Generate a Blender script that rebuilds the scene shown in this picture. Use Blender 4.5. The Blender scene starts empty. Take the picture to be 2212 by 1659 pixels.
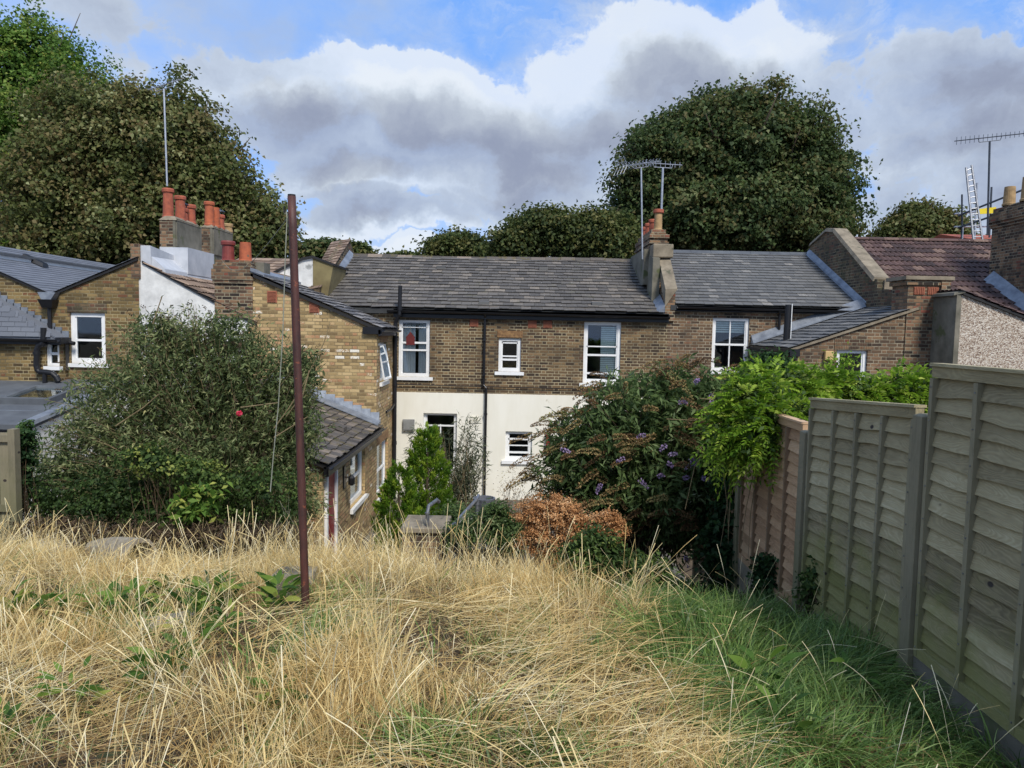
import bpy, math, random
import numpy as np
from mathutils import Vector, Matrix
S = bpy.context.scene
COL = S.collection
rs = np.random.RandomState(7)
random.seed(7)

# ------------------------------------------------------------------ camera
F_PX, PITCH, ROLL = 1597.0, math.radians(4.2), 0.02      # photo measured on a 2212 x 1659 grid
cam = bpy.data.objects.new('camera', bpy.data.cameras.new('camera'))
COL.objects.link(cam)
cam.data.sensor_width = 36.0
cam.data.lens = 36.0 * F_PX / 2212.0
cam.data.clip_end = 2000
CR = Matrix.Rotation(math.pi/2 - PITCH, 3, 'X') @ Matrix.Rotation(ROLL, 3, 'Z')
cam.matrix_world = CR.to_4x4()
S.camera = cam
S.render.resolution_x, S.render.resolution_y = 1024, 768

def P(u, v, Y):                      # the point seen at (u, v) that stands at the distance Y
    r = CR @ Vector(((u-1106)/F_PX, -(v-829.5)/F_PX, -1.0))
    return r * (Y / r.y)
def PX(u, v, X):
    r = CR @ Vector(((u-1106)/F_PX, -(v-829.5)/F_PX, -1.0))
    return r * (X / r.x)

# ------------------------------------------------------------------ exposure, sun, sky
S.view_settings.view_transform = 'Standard'
S.view_settings.look = 'None'
S.view_settings.exposure = 0.58
S.view_settings.gamma = 1.0
SUN_EL, SUN_AZ = math.radians(47), math.radians(156)      # azimuth from +Y towards +X: behind the camera, to the right
sd = Vector((math.sin(SUN_AZ)*math.cos(SUN_EL), math.cos(SUN_AZ)*math.cos(SUN_EL), math.sin(SUN_EL)))
sl = bpy.data.lights.new('sun', 'SUN'); sl.energy = 2.5; sl.angle = math.radians(14); sl.color = (1, .95, .87)
so = bpy.data.objects.new('sun', sl); COL.objects.link(so)
so.rotation_euler = sd.to_track_quat('Z', 'Y').to_euler()

def lin(c):
    return tuple(((x/255.0)/12.92 if x <= 10 else ((x/255.0+.055)/1.055)**2.4) for x in c) + (1.0,)

class NT:
    """small helper to write node trees"""
    def __init__(s, tree): s.t = tree; s.n = tree.nodes; s.l = tree.links
    def new(s, typ, **kw):
        n = s.n.new(typ)
        for k, v in kw.items(): setattr(n, k, v)
        return n
    def put(s, sock, val):
        if isinstance(val, bpy.types.NodeSocket): s.l.new(val, sock)
        elif val is not None: sock.default_value = val
    def math(s, op, a, b=None, c=None, clamp=False):
        n = s.new('ShaderNodeMath', operation=op, use_clamp=clamp)
        for i, v in enumerate((a, b, c)):
            if v is not None: s.put(n.inputs[i], v)
        return n.outputs[0]
    def smooth(s, x, lo, hi, a=0.0, b=1.0):
        n = s.new('ShaderNodeMapRange', interpolation_type='SMOOTHSTEP')
        s.put(n.inputs[0], x); n.inputs[1].default_value = lo; n.inputs[2].default_value = hi
        n.inputs[3].default_value = a; n.inputs[4].default_value = b
        return n.outputs[0]
    def noise(s, vec, scale, detail=4, rough=.55, color=False):
        n = s.new('ShaderNodeTexNoise'); s.put(n.inputs['Vector'], vec)
        n.inputs['Scale'].default_value = scale; n.inputs['Detail'].default_value = detail
        n.inputs['Roughness'].default_value = rough
        return n.outputs['Color'] if color else n.outputs['Fac']
    def ramp(s, fac, stops, interp='LINEAR'):
        n = s.new('ShaderNodeValToRGB'); s.put(n.inputs[0], fac); r = n.color_ramp; r.interpolation = interp
        while len(r.elements) > len(stops): r.elements.remove(r.elements[-1])
        while len(r.elements) < len(stops): r.elements.new(.5)
        for e, (p, c) in zip(r.elements, stops): e.position = p; e.color = c
        return n.outputs[0]
    def mix(s, fac, a, b, blend='MIX'):
        n = s.new('ShaderNodeMix', data_type='RGBA', blend_type=blend)
        s.put(n.inputs[0], fac); s.put(n.inputs[6], a); s.put(n.inputs[7], b)
        return n.outputs[2]
    def xyz(s, v):
        n = s.new('ShaderNodeSeparateXYZ'); s.put(n.inputs[0], v); return n.outputs
    def comb(s, x, y, z):
        n = s.new('ShaderNodeCombineXYZ')
        for i, v in enumerate((x, y, z)): s.put(n.inputs[i], v)
        return n.outputs[0]
    def vadd(s, a, b, op='ADD'):
        n = s.new('ShaderNodeVectorMath', operation=op); s.put(n.inputs[0], a); s.put(n.inputs[1], b)
        return n.outputs[0]

def build_world():
    w = bpy.data.worlds.new('World'); S.world = w; w.use_nodes = True
    k = NT(w.node_tree); k.n.clear()
    sky = k.new('ShaderNodeTexSky', sky_type='NISHITA'); sky.sun_disc = False
    sky.sun_elevation = SUN_EL; sky.sun_rotation = SUN_AZ
    sky.air_density = 1.0; sky.dust_density = .6; sky.ozone_density = 2.0
    g = k.new('ShaderNodeTexCoord').outputs['Generated']
    x, y, z = k.xyz(g)
    az = k.math('ARCTAN2', x, y); el = k.math('ARCSINE', z)
    def pos(u, v):
        d = P(u, v, 10).normalized(); return math.atan2(d.x, d.y), math.asin(d.z)
    base = k.comb(az, el, 0.0)
    wob = k.noise(base, 5.0, 6, .6, color=True)
    wob = k.vadd(wob, (-.5, -.5, -.5)); 
    sc = k.new('ShaderNodeVectorMath', operation='SCALE'); k.put(sc.inputs[0], wob); sc.inputs['Scale'].default_value = .16
    wp = k.vadd(base, sc.outputs[0])
    wx, wy, _ = k.xyz(wp)
    def blobs(lst):
        acc = None
        for (u, v, ru, rv, s) in lst:
            a, e = pos(u, v)
            dx = k.math('MULTIPLY', k.math('SUBTRACT', wx, a), F_PX/ru)
            dy = k.math('MULTIPLY', k.math('SUBTRACT', wy, e), F_PX/rv)
            r2 = k.math('MULTIPLY_ADD', dx, dx, k.math('MULTIPLY', dy, dy))
            d = k.math('MULTIPLY', k.math('SUBTRACT', 1.0, r2), s)
            acc = d if acc is None else k.math('SMOOTH_MAX', acc, d, .25)
        return acc
    stretch = k.new('ShaderNodeMapping'); k.put(stretch.inputs[0], base); stretch.inputs['Scale'].default_value = (1, 2.2, 1)
    n1 = k.noise(stretch.outputs[0], 3.2, 9, .58)
    n2 = k.noise(wp, 9.0, 10, .6)
    nn = k.math('SUBTRACT', n1, .5)
    # thick cloud (puffy banks), measured from the photo
    dens = blobs([(800,190,150,85,1.1),(900,240,300,120,1.2),(620,250,190,90,.9),(1100,300,300,110,1.),(520,220,120,70,.6),
                  (1480,140,300,130,1.),(1600,60,120,70,.6),(1740,250,180,110,.8),(1400,290,300,120,1.),
                  (1060,430,190,42,.8),(860,470,200,36,.7),(740,500,90,40,.6),(1180,500,160,50,.7),(2150,230,240,120,.8),(2060,330,180,60,.7),
                  (200,60,170,60,.30),(330,150,130,50,.15),(1960,470,230,60,.7),(2160,420,160,60,.6),(930,540,200,30,.8),(1250,200,120,90,.5),(1930,250,90,140,.3),(1150,390,300,80,.8),(800,380,220,60,.9)])
    dens = k.math('MULTIPLY_ADD', nn, 1.5, dens)
    dens = k.math('MULTIPLY_ADD', k.math('SUBTRACT', n2, .5), 1.3, dens)
    bank = k.math('MAXIMUM', k.smooth(dens, .0, .20, 0, .85), k.smooth(dens, -.3, .9))
    back = k.smooth(k.math('ABSOLUTE', az), .75, 1.0)
    low = k.smooth(el, .26, .04)
    gen = k.math('MULTIPLY_ADD', k.math('MAXIMUM', k.math('MULTIPLY_ADD', low, .8, .2), back), .42, k.math('MULTIPLY', nn, 2.4))
    gen = k.math('MULTIPLY_ADD', k.math('SUBTRACT', n2, .5), 1.2, gen)
    veil = k.smooth(gen, -.3, .8, 0, .9)
    wisp_m = k.new('ShaderNodeMapping'); k.put(wisp_m.inputs[0], wp); wisp_m.inputs['Scale'].default_value = (1.0, 3.0, 1); wisp_m.inputs['Rotation'].default_value = (0, 0, .25)
    wisp = k.smooth(k.noise(wisp_m.outputs[0], 7.0, 9, .68), .44, .72, 0, .8)
    wisp = k.math('MULTIPLY', wisp, k.smooth(wx, -.25, .12, .12, 1))
    haze_l = k.math('MULTIPLY', k.smooth(wx, -.10, -.5), .28)
    # grey undersides, lit crowns: distance below the crown of each bank
    grey = blobs([(640,310,190,60,1.),(1000,340,330,62,1.1),(1180,380,180,50,.9),(900,300,160,40,.3),(1300,350,170,80,.8),(1560,240,200,70,.9),(1480,330,260,70,.9),(1740,290,150,80,.9),
                  (1150,440,150,30,.9),(860,455,180,24,.9),(730,440,120,20,.6),(1430,200,80,60,.5),(2130,200,220,80,.9),
                  (2080,300,180,50,.8),(2180,400,120,60,.7),(1950,440,150,40,.6),(300,90,150,50,.3),(1850,200,70,60,.5)])
    edge = k.smooth(dens, .0, 1.0)
    grey = k.math('MULTIPLY_ADD', k.math('SUBTRACT', n2, .5), 3.0, grey)
    grey = k.math('MULTIPLY_ADD', nn, 1.0, grey)
    greym = k.math('MULTIPLY', k.smooth(grey, -1.9, 1.3), k.math('MULTIPLY_ADD', edge, .5, .5))
    ccol = k.ramp(greym, [(0, lin((230,238,248))), (.14, lin((214,224,236))), (.4, lin((190,200,214))), (1, lin((148,158,182)))])
    vcol = k.mix(k.smooth(n1, .35, .65), lin((200,218,240)), lin((172,190,218)))
    blue = k.mix(.75, sky.outputs[0], (1.25, 3.2, 7.9, 1))
    b1 = k.new('ShaderNodeBackground'); k.put(b1.inputs[0], blue); b1.inputs[1].default_value = .096
    bg_v = k.new('ShaderNodeBackground'); k.put(bg_v.inputs[0], vcol); bg_v.inputs[1].default_value = .70
    bg_w = k.new('ShaderNodeBackground'); k.put(bg_w.inputs[0], lin((206,220,242))); bg_w.inputs[1].default_value = .70
    bg_c = k.new('ShaderNodeBackground'); k.put(bg_c.inputs[0], ccol); bg_c.inputs[1].default_value = .68
    def mixs(f, a, b):
        m = k.new('ShaderNodeMixShader'); k.put(m.inputs[0], f); k.l.new(a, m.inputs[1]); k.l.new(b, m.inputs[2]); return m.outputs[0]
    s = mixs(k.math('MAXIMUM', haze_l, wisp), b1.outputs[0], bg_w.outputs[0])
    s = mixs(veil, s, bg_v.outputs[0])
    s = mixs(bank, s, bg_c.outputs[0])
    o = k.new('ShaderNodeOutputWorld'); k.l.new(s, o.inputs[0])
    w.cycles.sampling_method = 'MANUAL'; w.cycles.sample_map_resolution = 512
build_world()

# ------------------------------------------------------------------ materials
def newmat(name):
    m = bpy.data.materials.new(name); m.use_nodes = True
    k = NT(m.node_tree); k.n.clear()
    o = k.new('ShaderNodeOutputMaterial'); b = k.new('ShaderNodeBsdfPrincipled')
    k.l.new(b.outputs[0], o.inputs[0])
    return m, k, b, o
def geo(k): return k.new('ShaderNodeNewGeometry')
def bump(k, b, h, strength=.4, dist=.01):
    n = k.new('ShaderNodeBump'); n.inputs['Strength'].default_value = strength; n.inputs['Distance'].default_value = dist
    k.put(n.inputs['Height'], h); k.l.new(n.outputs[0], b.inputs['Normal'])

def plain(name, c1, c2=None, rough=.7, scale=6, metal=0, bmp=.3, bd=.004, stretch=(1,1,1), spots=None):
    m, k, b, o = newmat(name); pos = geo(k).outputs['Position']
    mp = k.new('ShaderNodeMapping'); k.put(mp.inputs[0], pos); mp.inputs['Scale'].default_value = stretch
    n = k.noise(mp.outputs[0], scale, 7, .62)
    c2 = c2 or tuple(x*.72 for x in c1)
    col = k.ramp(n, [(.32, lin(c2)), (.66, lin(c1))])
    if spots:
        s = k.smooth(k.noise(pos, spots[1], 5, .6), spots[2], spots[2]+.07)
        col = k.mix(s, col, lin(spots[0]))
    k.put(b.inputs['Base Color'], col); b.inputs['Roughness'].default_value = rough; b.inputs['Metallic'].default_value = metal
    bump(k, b, k.noise(mp.outputs[0], scale*6, 4, .6), bmp, bd)
    return m

def brick(name, stops, mortar, dirt=(60,52,44), dirt_amt=.5, mw=.0075, moss=None, zoff=0.0):
    m, k, b, o = newmat(name); g = geo(k)
    px, py, pz = k.xyz(g.outputs['Position']); nx, ny, nz = k.xyz(g.outputs['True Normal'])
    usey = k.math('GREATER_THAN', k.math('ABSOLUTE', nx), k.math('ABSOLUTE', ny))
    wob = k.noise(g.outputs['Position'], 9.0, 3, .5); wobz = k.noise(g.outputs['Position'], 5.0, 3, .5)
    h = k.math('MULTIPLY_ADD', usey, k.math('SUBTRACT', py, px), px)
    h = k.math('MULTIPLY_ADD', wob, .014, k.math('ADD', h, 40.0))
    zz = k.math('MULTIPLY_ADD', wobz, .016, k.math('ADD', pz, 20.0+zoff))
    row = k.math('FLOOR', k.math('DIVIDE', zz, .075))
    tz = k.math('SUBTRACT', zz, k.math('MULTIPLY', row, .075))
    hx = k.math('MULTIPLY_ADD', row, .1675, h)
    cell = k.math('FLOOR', k.math('DIVIDE', hx, .335))
    t = k.math('SUBTRACT', hx, k.math('MULTIPLY', cell, .335))
    hd = k.math('GREATER_THAN', t, .225)
    d = k.math('MINIMUM', k.math('MINIMUM', t, k.math('SUBTRACT', .335, t)), k.math('ABSOLUTE', k.math('SUBTRACT', t, .225)))
    dz = k.math('MINIMUM', tz, k.math('SUBTRACT', .075, tz))
    dd = k.math('MINIMUM', d, dz)
    mort = k.smooth(dd, mw-.003, mw+.0035, 1, 0)
    wn = k.new('ShaderNodeTexWhiteNoise', noise_dimensions='2D')
    k.put(wn.inputs['Vector'], k.comb(k.math('MULTIPLY_ADD', cell, 2.0, hd), row, 0.0))
    grain = k.noise(g.outputs['Position'], 38.0, 3, .6)
    big = k.noise(g.outputs['Position'], 1.1, 6, .65)
    f = k.math('MULTIPLY_ADD', k.math('SUBTRACT', grain, .5), .28, wn.outputs['Value'])
    f = k.math('MULTIPLY_ADD', k.math('SUBTRACT', big, .5), .35, f)
    col = k.ramp(f, [(p, lin(c)) for p, c in stops])
    mcol = k.mix(k.smooth(big, .4, .62), lin(mortar), lin(tuple(x*.62 for x in mortar)))
    col = k.mix(mort, col, mcol)
    dm = k.math('MULTIPLY', k.smooth(k.noise(g.outputs['Position'], .9, 7, .7), .48, .7), dirt_amt)
    col = k.mix(dm, col, lin(dirt))
    if moss:
        mm = k.math('MULTIPLY', k.smooth(k.noise(g.outputs['Position'], 2.3, 7, .7), .5, .68), .8)
        col = k.mix(mm, col, lin(moss))
    k.put(b.inputs['Base Color'], col); b.inputs['Roughness'].default_value = .92
    hgt = k.math('MULTIPLY_ADD', grain, .35, k.math('SUBTRACT', 1.0, mort))
    bump(k, b, hgt, .7, .008)
    return m

def attr_mat(name, stops, rough=.6, trans=0.0, big=None, spots=None, grain=None, attr='rnd', spec=.4, tcol=None):
    """colour from the per-piece attribute rnd (leaf, blade, slate)"""
    m, k, b, o = newmat(name); g = geo(k)
    a = k.new('ShaderNodeAttribute', attribute_name=attr).outputs['Fac']
    if big:
        n = k.noise(g.outputs['Position'], big[0], 4, .6)
        a = k.math('MULTIPLY_ADD', k.math('SUBTRACT', n, .5), big[1], a)
    if grain:
        n = k.noise(g.outputs['Position'], grain[0], 5, .65)
        a = k.math('MULTIPLY_ADD', k.math('SUBTRACT', n, .5), grain[1], a)
    col = k.ramp(a, [(p, lin(c)) for p, c in stops])
    for (c, scl, th, soft, amt) in (spots or []):
        s = k.math('MULTIPLY', k.smooth(k.noise(g.outputs['Position'], scl, 5, .62), th, th+soft), amt)
        col = k.mix(s, col, lin(c))
    k.put(b.inputs['Base Color'], col); b.inputs['Roughness'].default_value = rough
    b.inputs['Specular IOR Level'].default_value = spec
    if trans:
        t = k.new('ShaderNodeBsdfTranslucent')
        k.put(t.inputs[0], k.mix(.5, col, tcol and lin(tcol) or col))
        mx = k.new('ShaderNodeMixShader'); mx.inputs[0].default_value = trans
        k.l.new(b.outputs[0], mx.inputs[1]); k.l.new(t.outputs[0], mx.inputs[2]); k.l.new(mx.outputs[0], o.inputs[0])
    elif grain:
        bump(k, b, k.noise(g.outputs['Position'], grain[0]*3, 3, .6), .3, .004)
    return m

M = {}
M['brick_dark'] = brick('stock brick', [(.0,(54,44,34)),(.2,(78,62,46)),(.5,(96,77,54)),(.75,(112,90,62)),(.92,(132,108,76)),(1,(92,66,50))], (176,162,130), dirt_amt=.35)
M['brick_right'] = brick('brown stock brick', [(.0,(62,50,40)),(.25,(88,70,54)),(.55,(108,85,63)),(.8,(122,94,70)),(.93,(140,116,86)),(1,(114,76,58))], (168,156,132), dirt_amt=.4)
M['brick_yellow'] = brick('yellow stock brick', [(.0,(122,102,70)),(.2,(158,134,92)),(.5,(180,154,108)),(.72,(196,170,124)),(.88,(168,120,86)),(.955,(184,158,118)),(.975,(228,218,198)),(1,(232,226,212))], (158,138,100), dirt=(110,84,52), dirt_amt=.35, mw=.007)
M['brick_left'] = brick('pale brown brick', [(.0,(70,56,36)),(.3,(104,86,52)),(.6,(130,108,66)),(.85,(142,120,78)),(1,(110,72,48))], (166,150,112), dirt=(74,64,44), dirt_amt=.4)
M['brick_moss'] = brick('mossy old brick', [(.0,(44,38,32)),(.4,(84,68,52)),(.7,(112,92,66)),(1,(104,66,50))], (140,130,104), dirt_amt=.6, moss=(66,68,44))
M['brick_stack'] = brick('chimney brick', [(.0,(46,38,32)),(.35,(94,72,56)),(.6,(126,96,70)),(.85,(140,112,84)),(1,(122,70,54))], (150,140,116), dirt=(46,42,34), dirt_amt=.8, mw=.008)
M['arch'] = plain('gauged brick', (150,116,76), (98,70,48), .9, 14)
M['render_cream'] = plain('cream render', (236,232,218), (226,221,204), .85, 1.2, bmp=.15, bd=.002, stretch=(2,2,.5), spots=((196,188,166), 1.6, .66))
M['render_white'] = plain('rough white render', (228,227,222), (192,191,187), .9, 3.2, bmp=.6, bd=.01, spots=((150,150,146), 1.5, .6))
M['render_grey'] = plain('grey cement render', (128,122,108), (84,82,70), .92, 2.2, bmp=.4, bd=.008, spots=((84,88,58), 2.0, .58))
M['render_brown'] = plain('brown cement render', (134,122,84), (104,92,62), .92, 2.2, bmp=.4)
M['concrete'] = plain('weathered concrete', (150,142,124), (104,98,84), .9, 4, bmp=.5, bd=.008, spots=((70,70,54), 5, .6))
M['stone'] = plain('coping stone', (148,136,116), (108,98,82), .9, 3.5, bmp=.5, bd=.008, spots=((88,86,68), 4, .6))
M['lead'] = plain('lead flashing', (142,148,156), (104,110,120), .5, 5, metal=.3, bmp=.4)
M['paint_grey'] = plain('pale grey painted lead', (200,202,206), (172,176,182), .6, 3, bmp=.3)
M['white'] = plain('white paint', (238,238,236), (222,222,220), .45, 3, bmp=.1)
M['black'] = plain('black plastic', (26,26,30), (18,18,20), .42, 3, bmp=.1)
M['tarred'] = plain('black painted timber', (34,32,32), (22,21,21), .6, 5)
M['felt'] = plain('grey roofing felt', (92,96,100), (70,73,78), .85, 2.2, bmp=.5, bd=.003)
M['felt_dark'] = plain('dark roofing felt', (62,64,64), (46,47,48), .85, 3, bmp=.5, bd=.003)
M['terracotta'] = plain('terracotta', (176,94,68), (136,72,54), .8, 9, spots=((120,104,88), 5, .62))
M['terracotta_red'] = plain('dark red terracotta', (134,58,50), (108,46,42), .6, 7)
M['terracotta_orange'] = plain('orange terracotta', (186,100,64), (148,78,52), .8, 7, spots=((110,90,74), 6, .62))
M['buff'] = plain('buff clay', (176,146,104), (138,112,78), .85, 8)
M['airbrick'] = plain('red air brick', (166,104,78), (142,84,62), .85, 12)
M['rust'] = plain('rusty brown paint', (86,48,40), (54,34,30), .6, 5, bmp=.6, bd=.003, stretch=(4,4,1), spots=((128,70,48), 26, .62))
M['steel'] = plain('galvanised steel', (150,152,156), (112,114,120), .45, 12, metal=.7, bmp=.1)
M['alu'] = plain('aluminium tube', (196,198,202), (160,162,168), .4, 10, metal=.6, bmp=.1)
M['darksteel'] = plain('dark steel tube', (70,76,86), (50,54,62), .5, 10, metal=.3, bmp=.1)
M['yellow'] = plain('yellow sheeting', (232,206,30), (210,184,24), .6, 4)
M['wire'] = plain('grey wire', (150,152,138), (120,124,110), .7, 9)
M['curtain'] = plain('white curtain', (244,244,244), (228,230,232), .9, 3)
M['blind'] = plain('pale blind', (230,238,232), (214,222,216), .8, 2)
M['reddoor'] = plain('red door paint', (150,34,36), (120,26,28), .45, 4)
M['redpot'] = plain('deep red cloth', (110,36,34), (84,28,28), .8, 12)
M['bark'] = plain('bark', (92,78,62), (58,48,38), .95, 9, bmp=.8, bd=.02, stretch=(1,1,.3))
M['twig'] = plain('pale twig', (140,124,92), (104,88,62), .9, 12)
M['twig_dark'] = plain('brown twig', (92,74,52), (62,50,36), .9, 12)
M['oldwood'] = plain('grey weathered wood', (164,154,134), (118,108,92), .92, 5, bmp=.8, bd=.01, stretch=(6,1,6))
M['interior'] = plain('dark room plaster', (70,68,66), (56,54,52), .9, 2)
M['grille'] = plain('grey vent grille', (140,140,136), (120,120,118), .6, 6)
M['sandbox'] = plain('beige plastic', (206,176,120), (190,160,104), .6, 6)

def glass():
    m, k, b, o = newmat('window glass')
    fr = k.new('ShaderNodeFresnel'); fr.inputs[0].default_value = 1.5
    gl = k.new('ShaderNodeBsdfGlossy'); gl.inputs['Roughness'].default_value = .03; gl.inputs[0].default_value = (.9,.95,1,1)
    tr = k.new('ShaderNodeBsdfTransparent'); tr.inputs[0].default_value = (.92,.95,.95,1)
    mx = k.new('ShaderNodeMixShader'); k.put(mx.inputs[0], k.math('MULTIPLY_ADD', fr.outputs[0], .9, .02))
    k.l.new(tr.outputs[0], mx.inputs[1]); k.l.new(gl.outputs[0], mx.inputs[2]); k.l.new(mx.outputs[0], o.inputs[0])
    return m
M['glass'] = glass()

def pebble():
    m, k, b, o = newmat('pebbledash'); pos = geo(k).outputs['Position']
    v = k.new('ShaderNodeTexVoronoi'); k.put(v.inputs['Vector'], pos); v.inputs['Scale'].default_value = 52
    r = k.xyz(v.outputs['Color'])[0]
    col = k.ramp(r, [(0,lin((104,84,72))),(.3,lin((160,140,122))),(.6,lin((190,176,158))),(1,lin((222,214,200)))])
    col = k.mix(k.math('MULTIPLY', k.smooth(k.noise(pos, 1.4, 6, .7), .5, .7), .3), col, lin((150,134,116)))
    k.put(b.inputs['Base Color'], col); b.inputs['Roughness'].default_value = .9
    bump(k, b, k.math('SUBTRACT', 1.0, v.outputs['Distance']), .9, .012)
    return m
M['pebble'] = pebble()

M['slate'] = attr_mat('old lichened slate', [(0,(78,75,72)),(.4,(92,88,84)),(.85,(104,99,93)),(.97,(118,110,101)),(1,(134,124,111))], .92, grain=(24,.7),
    spots=[((200,200,192),24,.66,.04,.85),((98,96,72),2.4,.60,.1,.5),((156,144,130),1.1,.62,.08,.35)])
M['slate_plain'] = attr_mat('grey slate', [(0,(86,86,86)),(.4,(96,96,95)),(.9,(104,103,101)),(.98,(116,114,110)),(1,(136,132,126))], .9, grain=(20,.5),
    spots=[((168,168,166),16,.70,.04,.5),((84,82,92),.9,.6,.08,.4)])
M['slate_new'] = attr_mat('new blue slate', [(0,(100,104,112)),(1,(112,116,124))], .8, grain=(14,.4))
M['slate_wing'] = attr_mat('wing slate', [(0,(72,71,72)),(.4,(94,92,92)),(.8,(114,111,108)),(1,(146,140,134))], .8, grain=(22,.5),
    spots=[((186,184,178),18,.68,.05,.6),((96,90,64),3,.6,.1,.5)])
M['slate_moss'] = attr_mat('mossy slate', [(0,(66,62,58)),(.4,(86,80,74)),(.8,(104,95,86)),(1,(136,122,108))], .8, grain=(22,.6),
    spots=[((94,84,50),5,.52,.1,.7),((190,180,168),14,.66,.05,.7)])
M['tile_brown'] = attr_mat('brown concrete tile', [(0,(60,48,46)),(.5,(84,64,60)),(.85,(98,76,70)),(1,(122,100,88))], .85, grain=(16,.6),
    spots=[((196,184,172),15,.66,.05,.75),((104,96,70),2,.62,.1,.4)])
M['tile_red'] = attr_mat('faded brown tile', [(0,(96,80,68)),(.5,(128,108,92)),(1,(156,134,114))], .85, grain=(12,.5),
    spots=[((90,90,60),3,.6,.1,.6)])

def fence_mat(name, stops, algae, vert=False):
    m, k, b, o = newmat(name); g = geo(k); pos = g.outputs['Position']
    mp = k.new('ShaderNodeMapping'); k.put(mp.inputs[0], pos); mp.inputs['Scale'].default_value = (1, 1, .1) if vert else (1, .12, 1)
    a = k.new('ShaderNodeAttribute', attribute_name='rnd').outputs['Fac']
    off = k.vadd(mp.outputs[0], k.comb(0.0, k.math('MULTIPLY', a, 7.0), 0.0))
    wobv = k.noise(pos, 3.5, 3, .5, color=True)
    sc = k.new('ShaderNodeVectorMath', operation='SCALE'); k.put(sc.inputs[0], wobv); sc.inputs['Scale'].default_value = .05
    off = k.vadd(off, sc.outputs[0])
    grain = k.noise(off, 60, 5, .6)
    # growth rings: contour lines of a smooth field give cathedral grain and knots
    fld = k.noise(off, 9, 1, .3)
    ring = k.math('FRACT', k.math('MULTIPLY', fld, 26.0))
    ring = k.smooth(k.math('ABSOLUTE', k.math('SUBTRACT', ring, .5)), .1, .45)
    big = k.noise(pos, 2.0, 5, .6)
    f = k.math('MULTIPLY_ADD', a, .45, k.math('MULTIPLY', grain, .35))
    f = k.math('MULTIPLY_ADD', ring, .02 if vert else .10, f); f = k.math('MULTIPLY_ADD', k.math('SUBTRACT', big, .5), .5, f)
    col = k.ramp(f, [(p, lin(c)) for p, c in stops])
    z = k.xyz(pos)[2]
    al = k.math('MULTIPLY', k.smooth(k.math('MULTIPLY_ADD', k.math('SUBTRACT', k.noise(pos, 2.6, 6, .65), .5), 1.6, z), algae[1], algae[2]), algae[3])
    col = k.mix(al, col, lin(algae[0]))
    vor = k.new('ShaderNodeTexVoronoi'); kk = k.new('ShaderNodeMapping'); k.put(kk.inputs[0], pos); kk.inputs['Scale'].default_value = (1, .8, 1.3)
    k.put(vor.inputs['Vector'], kk.outputs[0]); vor.inputs['Scale'].default_value = 3.2
    col = k.mix(k.smooth(vor.outputs['Distance'], .085, .05), col, lin((52,44,40)))
    k.put(b.inputs['Base Color'], col); b.inputs['Roughness'].default_value = .88
    bump(k, b, k.math('ADD', k.math('MULTIPLY', ring, .0 if vert else .3), grain), .5, .004)
    return m
M['fence'] = fence_mat('grey lapped board', [(.1,(84,76,58)),(.32,(130,119,91)),(.6,(162,150,117)),(.9,(194,184,152))], ((116,118,58), -1.35, -2.1, .7))
M['fence_brown'] = fence_mat('brown lapped board', [(.1,(120,90,68)),(.35,(164,130,98)),(.6,(188,154,120)),(.9,(206,178,146))], ((112,104,66), -2.1, -2.8, .4))
M['batten_fence'] = fence_mat('grey batten', [(.1,(96,90,72)),(.35,(134,126,102)),(.9,(170,160,136))], ((112,114,56), -1.35, -2.1, .6), True)
M['batten_fence_brown'] = fence_mat('brown batten', [(.1,(96,76,58)),(.35,(128,104,80)),(.9,(160,136,110))], ((112,104,66), -2.1, -2.8, .4), True)
M['post'] = fence_mat('grey fence post', [(.1,(94,88,72)),(.4,(128,120,98)),(.8,(158,148,126))], ((98,100,58), -1.5, -2.3, .4), True)

LEAF = {
 'poplar': [(0,(50,76,30)),(.4,(84,116,46)),(.75,(116,146,62)),(1,(164,168,84))],
 'sycamore': [(0,(68,78,42)),(.3,(92,102,56)),(.55,(106,114,64)),(.72,(126,110,72)),(.88,(136,138,86)),(1,(168,172,124))],
 'oak': [(0,(54,70,42)),(.3,(72,90,52)),(.58,(88,106,60)),(.74,(108,98,60)),(.85,(96,112,68)),(1,(136,140,94))],
 'midtree': [(0,(46,60,34)),(.5,(84,98,52)),(.8,(110,110,62)),(1,(140,134,84))],
 'bud_r': [(0,(60,80,46)),(.4,(90,112,62)),(.7,(116,136,84)),(.9,(140,154,110)),(1,(174,182,150))],
 'bud_l': [(0,(62,76,46)),(.3,(98,114,70)),(.55,(130,142,92)),(.82,(168,170,122)),(1,(206,200,140))],
 'rose': [(0,(46,66,34)),(.5,(78,102,50)),(.85,(112,130,64)),(1,(156,164,82))],
 'wist': [(0,(72,108,28)),(.4,(116,152,42)),(.75,(158,186,62)),(1,(200,212,100))],
 'ivy': [(0,(26,46,26)),(.5,(44,72,38)),(.85,(62,92,48)),(1,(90,116,66))],
 'conifer': [(0,(44,74,20)),(.4,(84,122,32)),(.75,(134,164,46)),(1,(188,200,78))],
 'willow': [(0,(56,64,46)),(.5,(92,100,74)),(.85,(124,128,98)),(1,(156,150,120))],
 'dock': [(0,(56,86,32)),(.5,(92,126,50)),(.85,(128,154,66)),(1,(176,180,90))],
}
for n_, st in LEAF.items():
    M['leaf_'+n_] = attr_mat('leaves '+n_, st, .62, trans=.42, big=(.55, .45), spec=.3)
M['seed_brown'] = attr_mat('spent brown flower spike', [(0,(88,66,44)),(.45,(128,100,66)),(.75,(150,130,84)),(1,(140,142,90))], .9, big=(2., .6))
M['purple'] = attr_mat('purple flower', [(0,(122,100,138)),(.6,(156,134,170)),(1,(186,168,196))], .8, trans=.2)
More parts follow.
